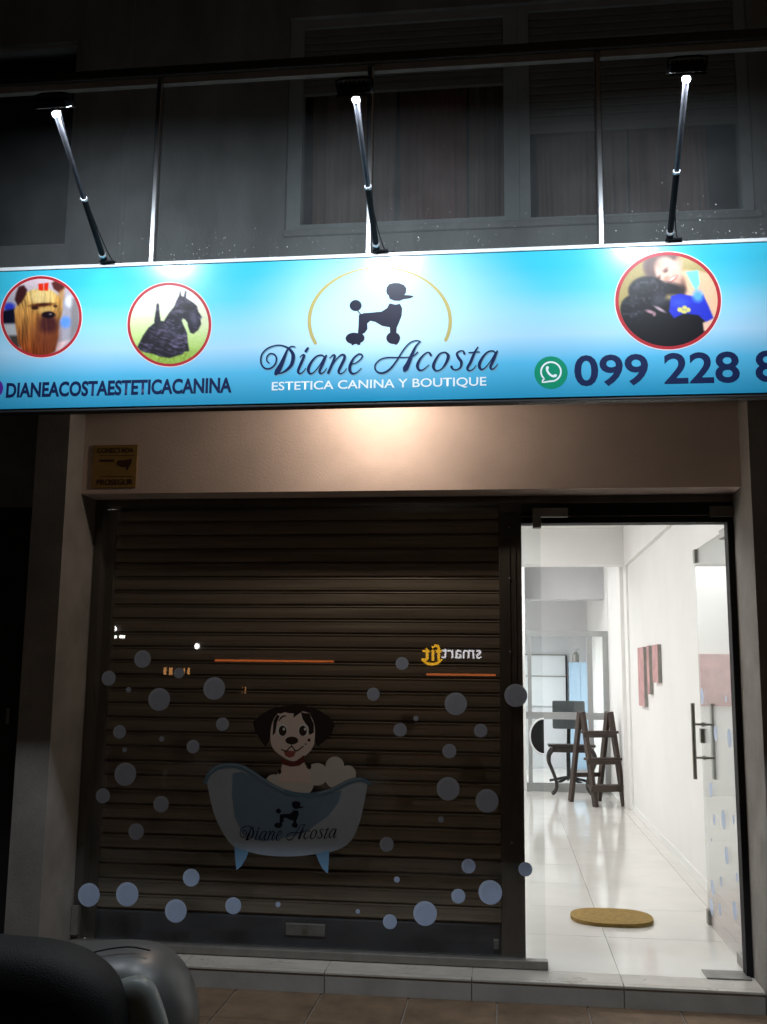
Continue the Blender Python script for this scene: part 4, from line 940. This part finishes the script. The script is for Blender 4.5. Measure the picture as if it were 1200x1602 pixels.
cowl = inflate('tail_cowl', [(-60, 1530), (0, 1500), (70, 1486), (140, 1478), (200, 1477), (238, 1484), (268, 1505), (288, 1535), (299, 1570), (302, 1610), (296, 1660), (270, 1700), (150, 1715), (-60, 1700)], BY, .20, M_silver, bk, (150, 1640))
inflate('side_panel', [(150, 1556), (185, 1534), (215, 1527), (236, 1536), (250, 1565), (262, 1605), (268, 1650), (220, 1670), (150, 1670)], BY - .17, .045, M_lpanel, cowl, (205, 1610))
MB().tube([YP(x, y, BY - .12 + (x - 100) * .0005) for x, y, _ in smooth_path([(125, 1496, 0), (150, 1489, 0), (175, 1484, 0), (205, 1481.5, 0), (235, 1487, 0)], 5)], .0022, 6).build('seam', M_black, cowl)
inflate('saddle', [(-420, 1500), (-250, 1470), (-80, 1464), (20, 1470), (75, 1476), (120, 1489), (158, 1513), (182, 1545), (192, 1585), (194, 1630), (180, 1680), (-420, 1690)], BY - .26, .14, M_seatblack, bk, (-60, 1620), ex=3)
loft('tank', [(-2.75, BY, .62, .06, .06), (-2.65, BY, .66, .14, .12), (-2.42, BY, .67, .16, .14), (-2.2, BY, .62, .13, .11), (-2.08, BY, .58, .08, .07)], M_silver, bk)
def wheel(x):
    c = Vector((x, BY, Z_PAVE + .295)); mb = MB(); n = 40
    pts = [c + Vector((.25 * math.cos(t), 0, .25 * math.sin(t))) for t in [2 * math.pi * k / n for k in range(n + 1)]]
    wv = MB().tube(pts, .045, 10).build('wheel', M_rubber, bk, smooth=True)
    MB().cyl(c + Vector((0, -.05, 0)), c + Vector((0, .05, 0)), .04).build('hub', M_alud, wv)
    for k in range(5):
        t = 2 * math.pi * k / 5; MB().obox(c, c + Vector((.22 * math.cos(t), 0, .22 * math.sin(t))), .02, .03, side=(0, 1, 0)).build('spoke', M_alud, wv)
wheel(-1.30); wheel(-2.62)
MB().box(-2.25, -1.75, BY - .11, BY + .11, .05, .42, bev=.03).build('engine', M_black, bk)
MB().obox((-2.62, BY - .07, .19), (-2.50, BY - .07, .74), .035, .035).obox((-2.62, BY + .07, .19), (-2.50, BY + .07, .74), .035, .035).build('fork', M_steel, bk)
MB().tube([(-2.36, BY - .36, .84), (-2.48, BY - .2, .86), (-2.5, BY, .8), (-2.48, BY + .2, .86), (-2.36, BY + .36, .84)], .012, 8).build('handlebar', M_black, bk)
MB().obox((-1.30, BY - .09, .19), (-1.85, BY - .09, .22), .05, .03).obox((-1.30, BY + .09, .19), (-1.85, BY + .09, .22), .05, .03).obox((-1.45, BY - .09, .45), (-1.32, BY - .09, .2), .04, .04).build('swing_arm', M_black, bk)
MB().ell((-2.72, BY, .62), (.06, .09, .09)).build('headlamp', M_paper, bk, smooth=True)

# ================================================================== ACROSS THE STREET (seen mirrored in the shop glass)
YX = -30.
def GR(px, py, Y=YX):
    p = YP(px, py, YG); d = ray(px, py); d = Vector((d.x, -d.y, d.z)); return p + d * ((Y - p.y) / d.y)
far = empty('opposite_building', (-5, YX - 3, Z_PAVE - .13), 'dark building on the far side of the street', 'building')
box('wall', M_dark, far, -40, 25, YX - 6, YX - .1, Z_PAVE - .13, 12)
M_ewhite = emit('sign_white_led', (1, .97, 1), 9); M_eyel = emit('sign_yellow_led', (1, .50, .02), 9); M_eor = emit('orange_strip', (1, .22, .05), 4.5)
M_ewin = emit('lit_window', (1, .45, .15), 5); M_elamp = emit('street_globe', (1, .95, .9), 22)
gs = empty('gym_sign', GR(706, 1040), 'illuminated white and yellow gym sign across the street', 'sign')
a, b = GR(691, 1030), GR(753, 1014); z0_, z1_ = a.z, b.z
text_mesh('lettering', 'smart', M_ewhite, gs, Vector((b.x, YX, z0_)), (-1, 0, 0), (0, 0, 1), b.x - a.x, z1_ - z0_, .006)
a, b = GR(660, 1034), GR(691, 1008)
text_mesh('lettering', 'fit', M_eyel, gs, Vector((b.x, YX, a.z)), (-1, 0, 0), (0, 0, 1), b.x - a.x, b.z - a.z, .012)
mb = MB(); ribbon(mb, [(660, 1032, 2.5), (668, 1037.5, 4), (676, 1039, 4.5), (684, 1037.5, 4), (691, 1032, 2.5)], lambda x, y: GR(x, y), 4); mb.build('smile_arc', M_eyel, gs, normals=False)
for (x0, x1, y) in ((336, 522, 1033), (667, 776, 1055)):
    a, b = GR(x0, y), GR(x1, y); o = MB().box(a.x, b.x, YX - .06, YX - .02, a.z - .035, a.z + .035).build('light_strip', M_eor, None)
    tag(o, 'long orange light strip on the opposite front, %s the gym sign' % ('left of' if x0 < 500 else 'below'), 'light strip', 'orange strips across the street')
for (x, y, w_, h_, lab) in ((262, 1050, 14, 11, 'pair of small lit orange panes, left one'), (291, 1050, 10, 10, 'pair of small lit orange panes, right one'), (381, 1080, 5, 10, 'single narrow lit orange pane')):
    a, b = GR(x - w_ / 2, y + h_ / 2), GR(x + w_ / 2, y - h_ / 2)
    t = empty('lit_window', Vector(((a.x + b.x) / 2, YX, a.z)), lab + ' across the street', 'window', 'lit windows across the street')
    box('pane', M_ewin, t, a.x, b.x, YX - .09, YX - .04, a.z, b.z); box('glazing_bar', M_black, t, (a.x + b.x) / 2 - .04, (a.x + b.x) / 2 + .04, YX - .038, YX - .02, a.z, b.z)
for (x, y, w_, lab) in ((226, 1001, 6, 'left'), (238, 1001, 6, 'right')):
    a = GR(x, y); b = GR(x + w_, y); o = MB().box(a.x, b.x, YX + 3, YX + 3.2, a.z - .05, a.z + .05, bev=.02).build('street_globe', M_elamp); tag(o, 'white street luminaire across the road, %s of the pair' % lab, 'street light', 'street lights across the road')
for (x, y, lab) in ((308, 1011, 'round white street light across the road'), (179, 984, 'dim white street light at the far left across the road')):
    a = GR(x, y); o = MB().ell(a, (.09, .09, .11)).build('street_globe', M_elamp, smooth=True); tag(o, lab, 'street light', 'street lights across the road')
# sodium street lamp on the near kerb, behind the photographer
sl_ = empty('street_lamp', (3.5, -9.5, Z_PAVE - .13), 'tall sodium street lamp on the far kerb behind the photographer', 'street lamp')
MB().cyl((3.5, -9.5, Z_PAVE - .13), (3.5, -9.5, 7), .08, .05).build('pole', M_alud, sl_); MB().tube([(3.5, -9.5, 6.95), (3.5, -9.2, 7.25), (3.5, -8.4, 7.4)], .035, 10).build('bracket', M_alud, sl_)
MB().box(3.36, 3.64, -8.75, -8.15, 7.36, 7.46, bev=.03).build('lamp_head', M_alud, sl_)
box('lens', emit('sodium_lens', (1, .55, .2), 6), sl_, 3.40, 3.60, -8.7, -8.2, 7.35, 7.358)
L = bpy.data.lights.new('sodium_light', 'AREA'); L.shape = 'RECTANGLE'; L.size = .2; L.size_y = .5; L.energy = 11; L.color = (1, .62, .32)
lo = bpy.data.objects.new('sodium_light', L); link(lo, sl_, Vector((3.5, -8.45, 7.345))); lo.rotation_euler = (math.radians(22), 0, math.radians(14))
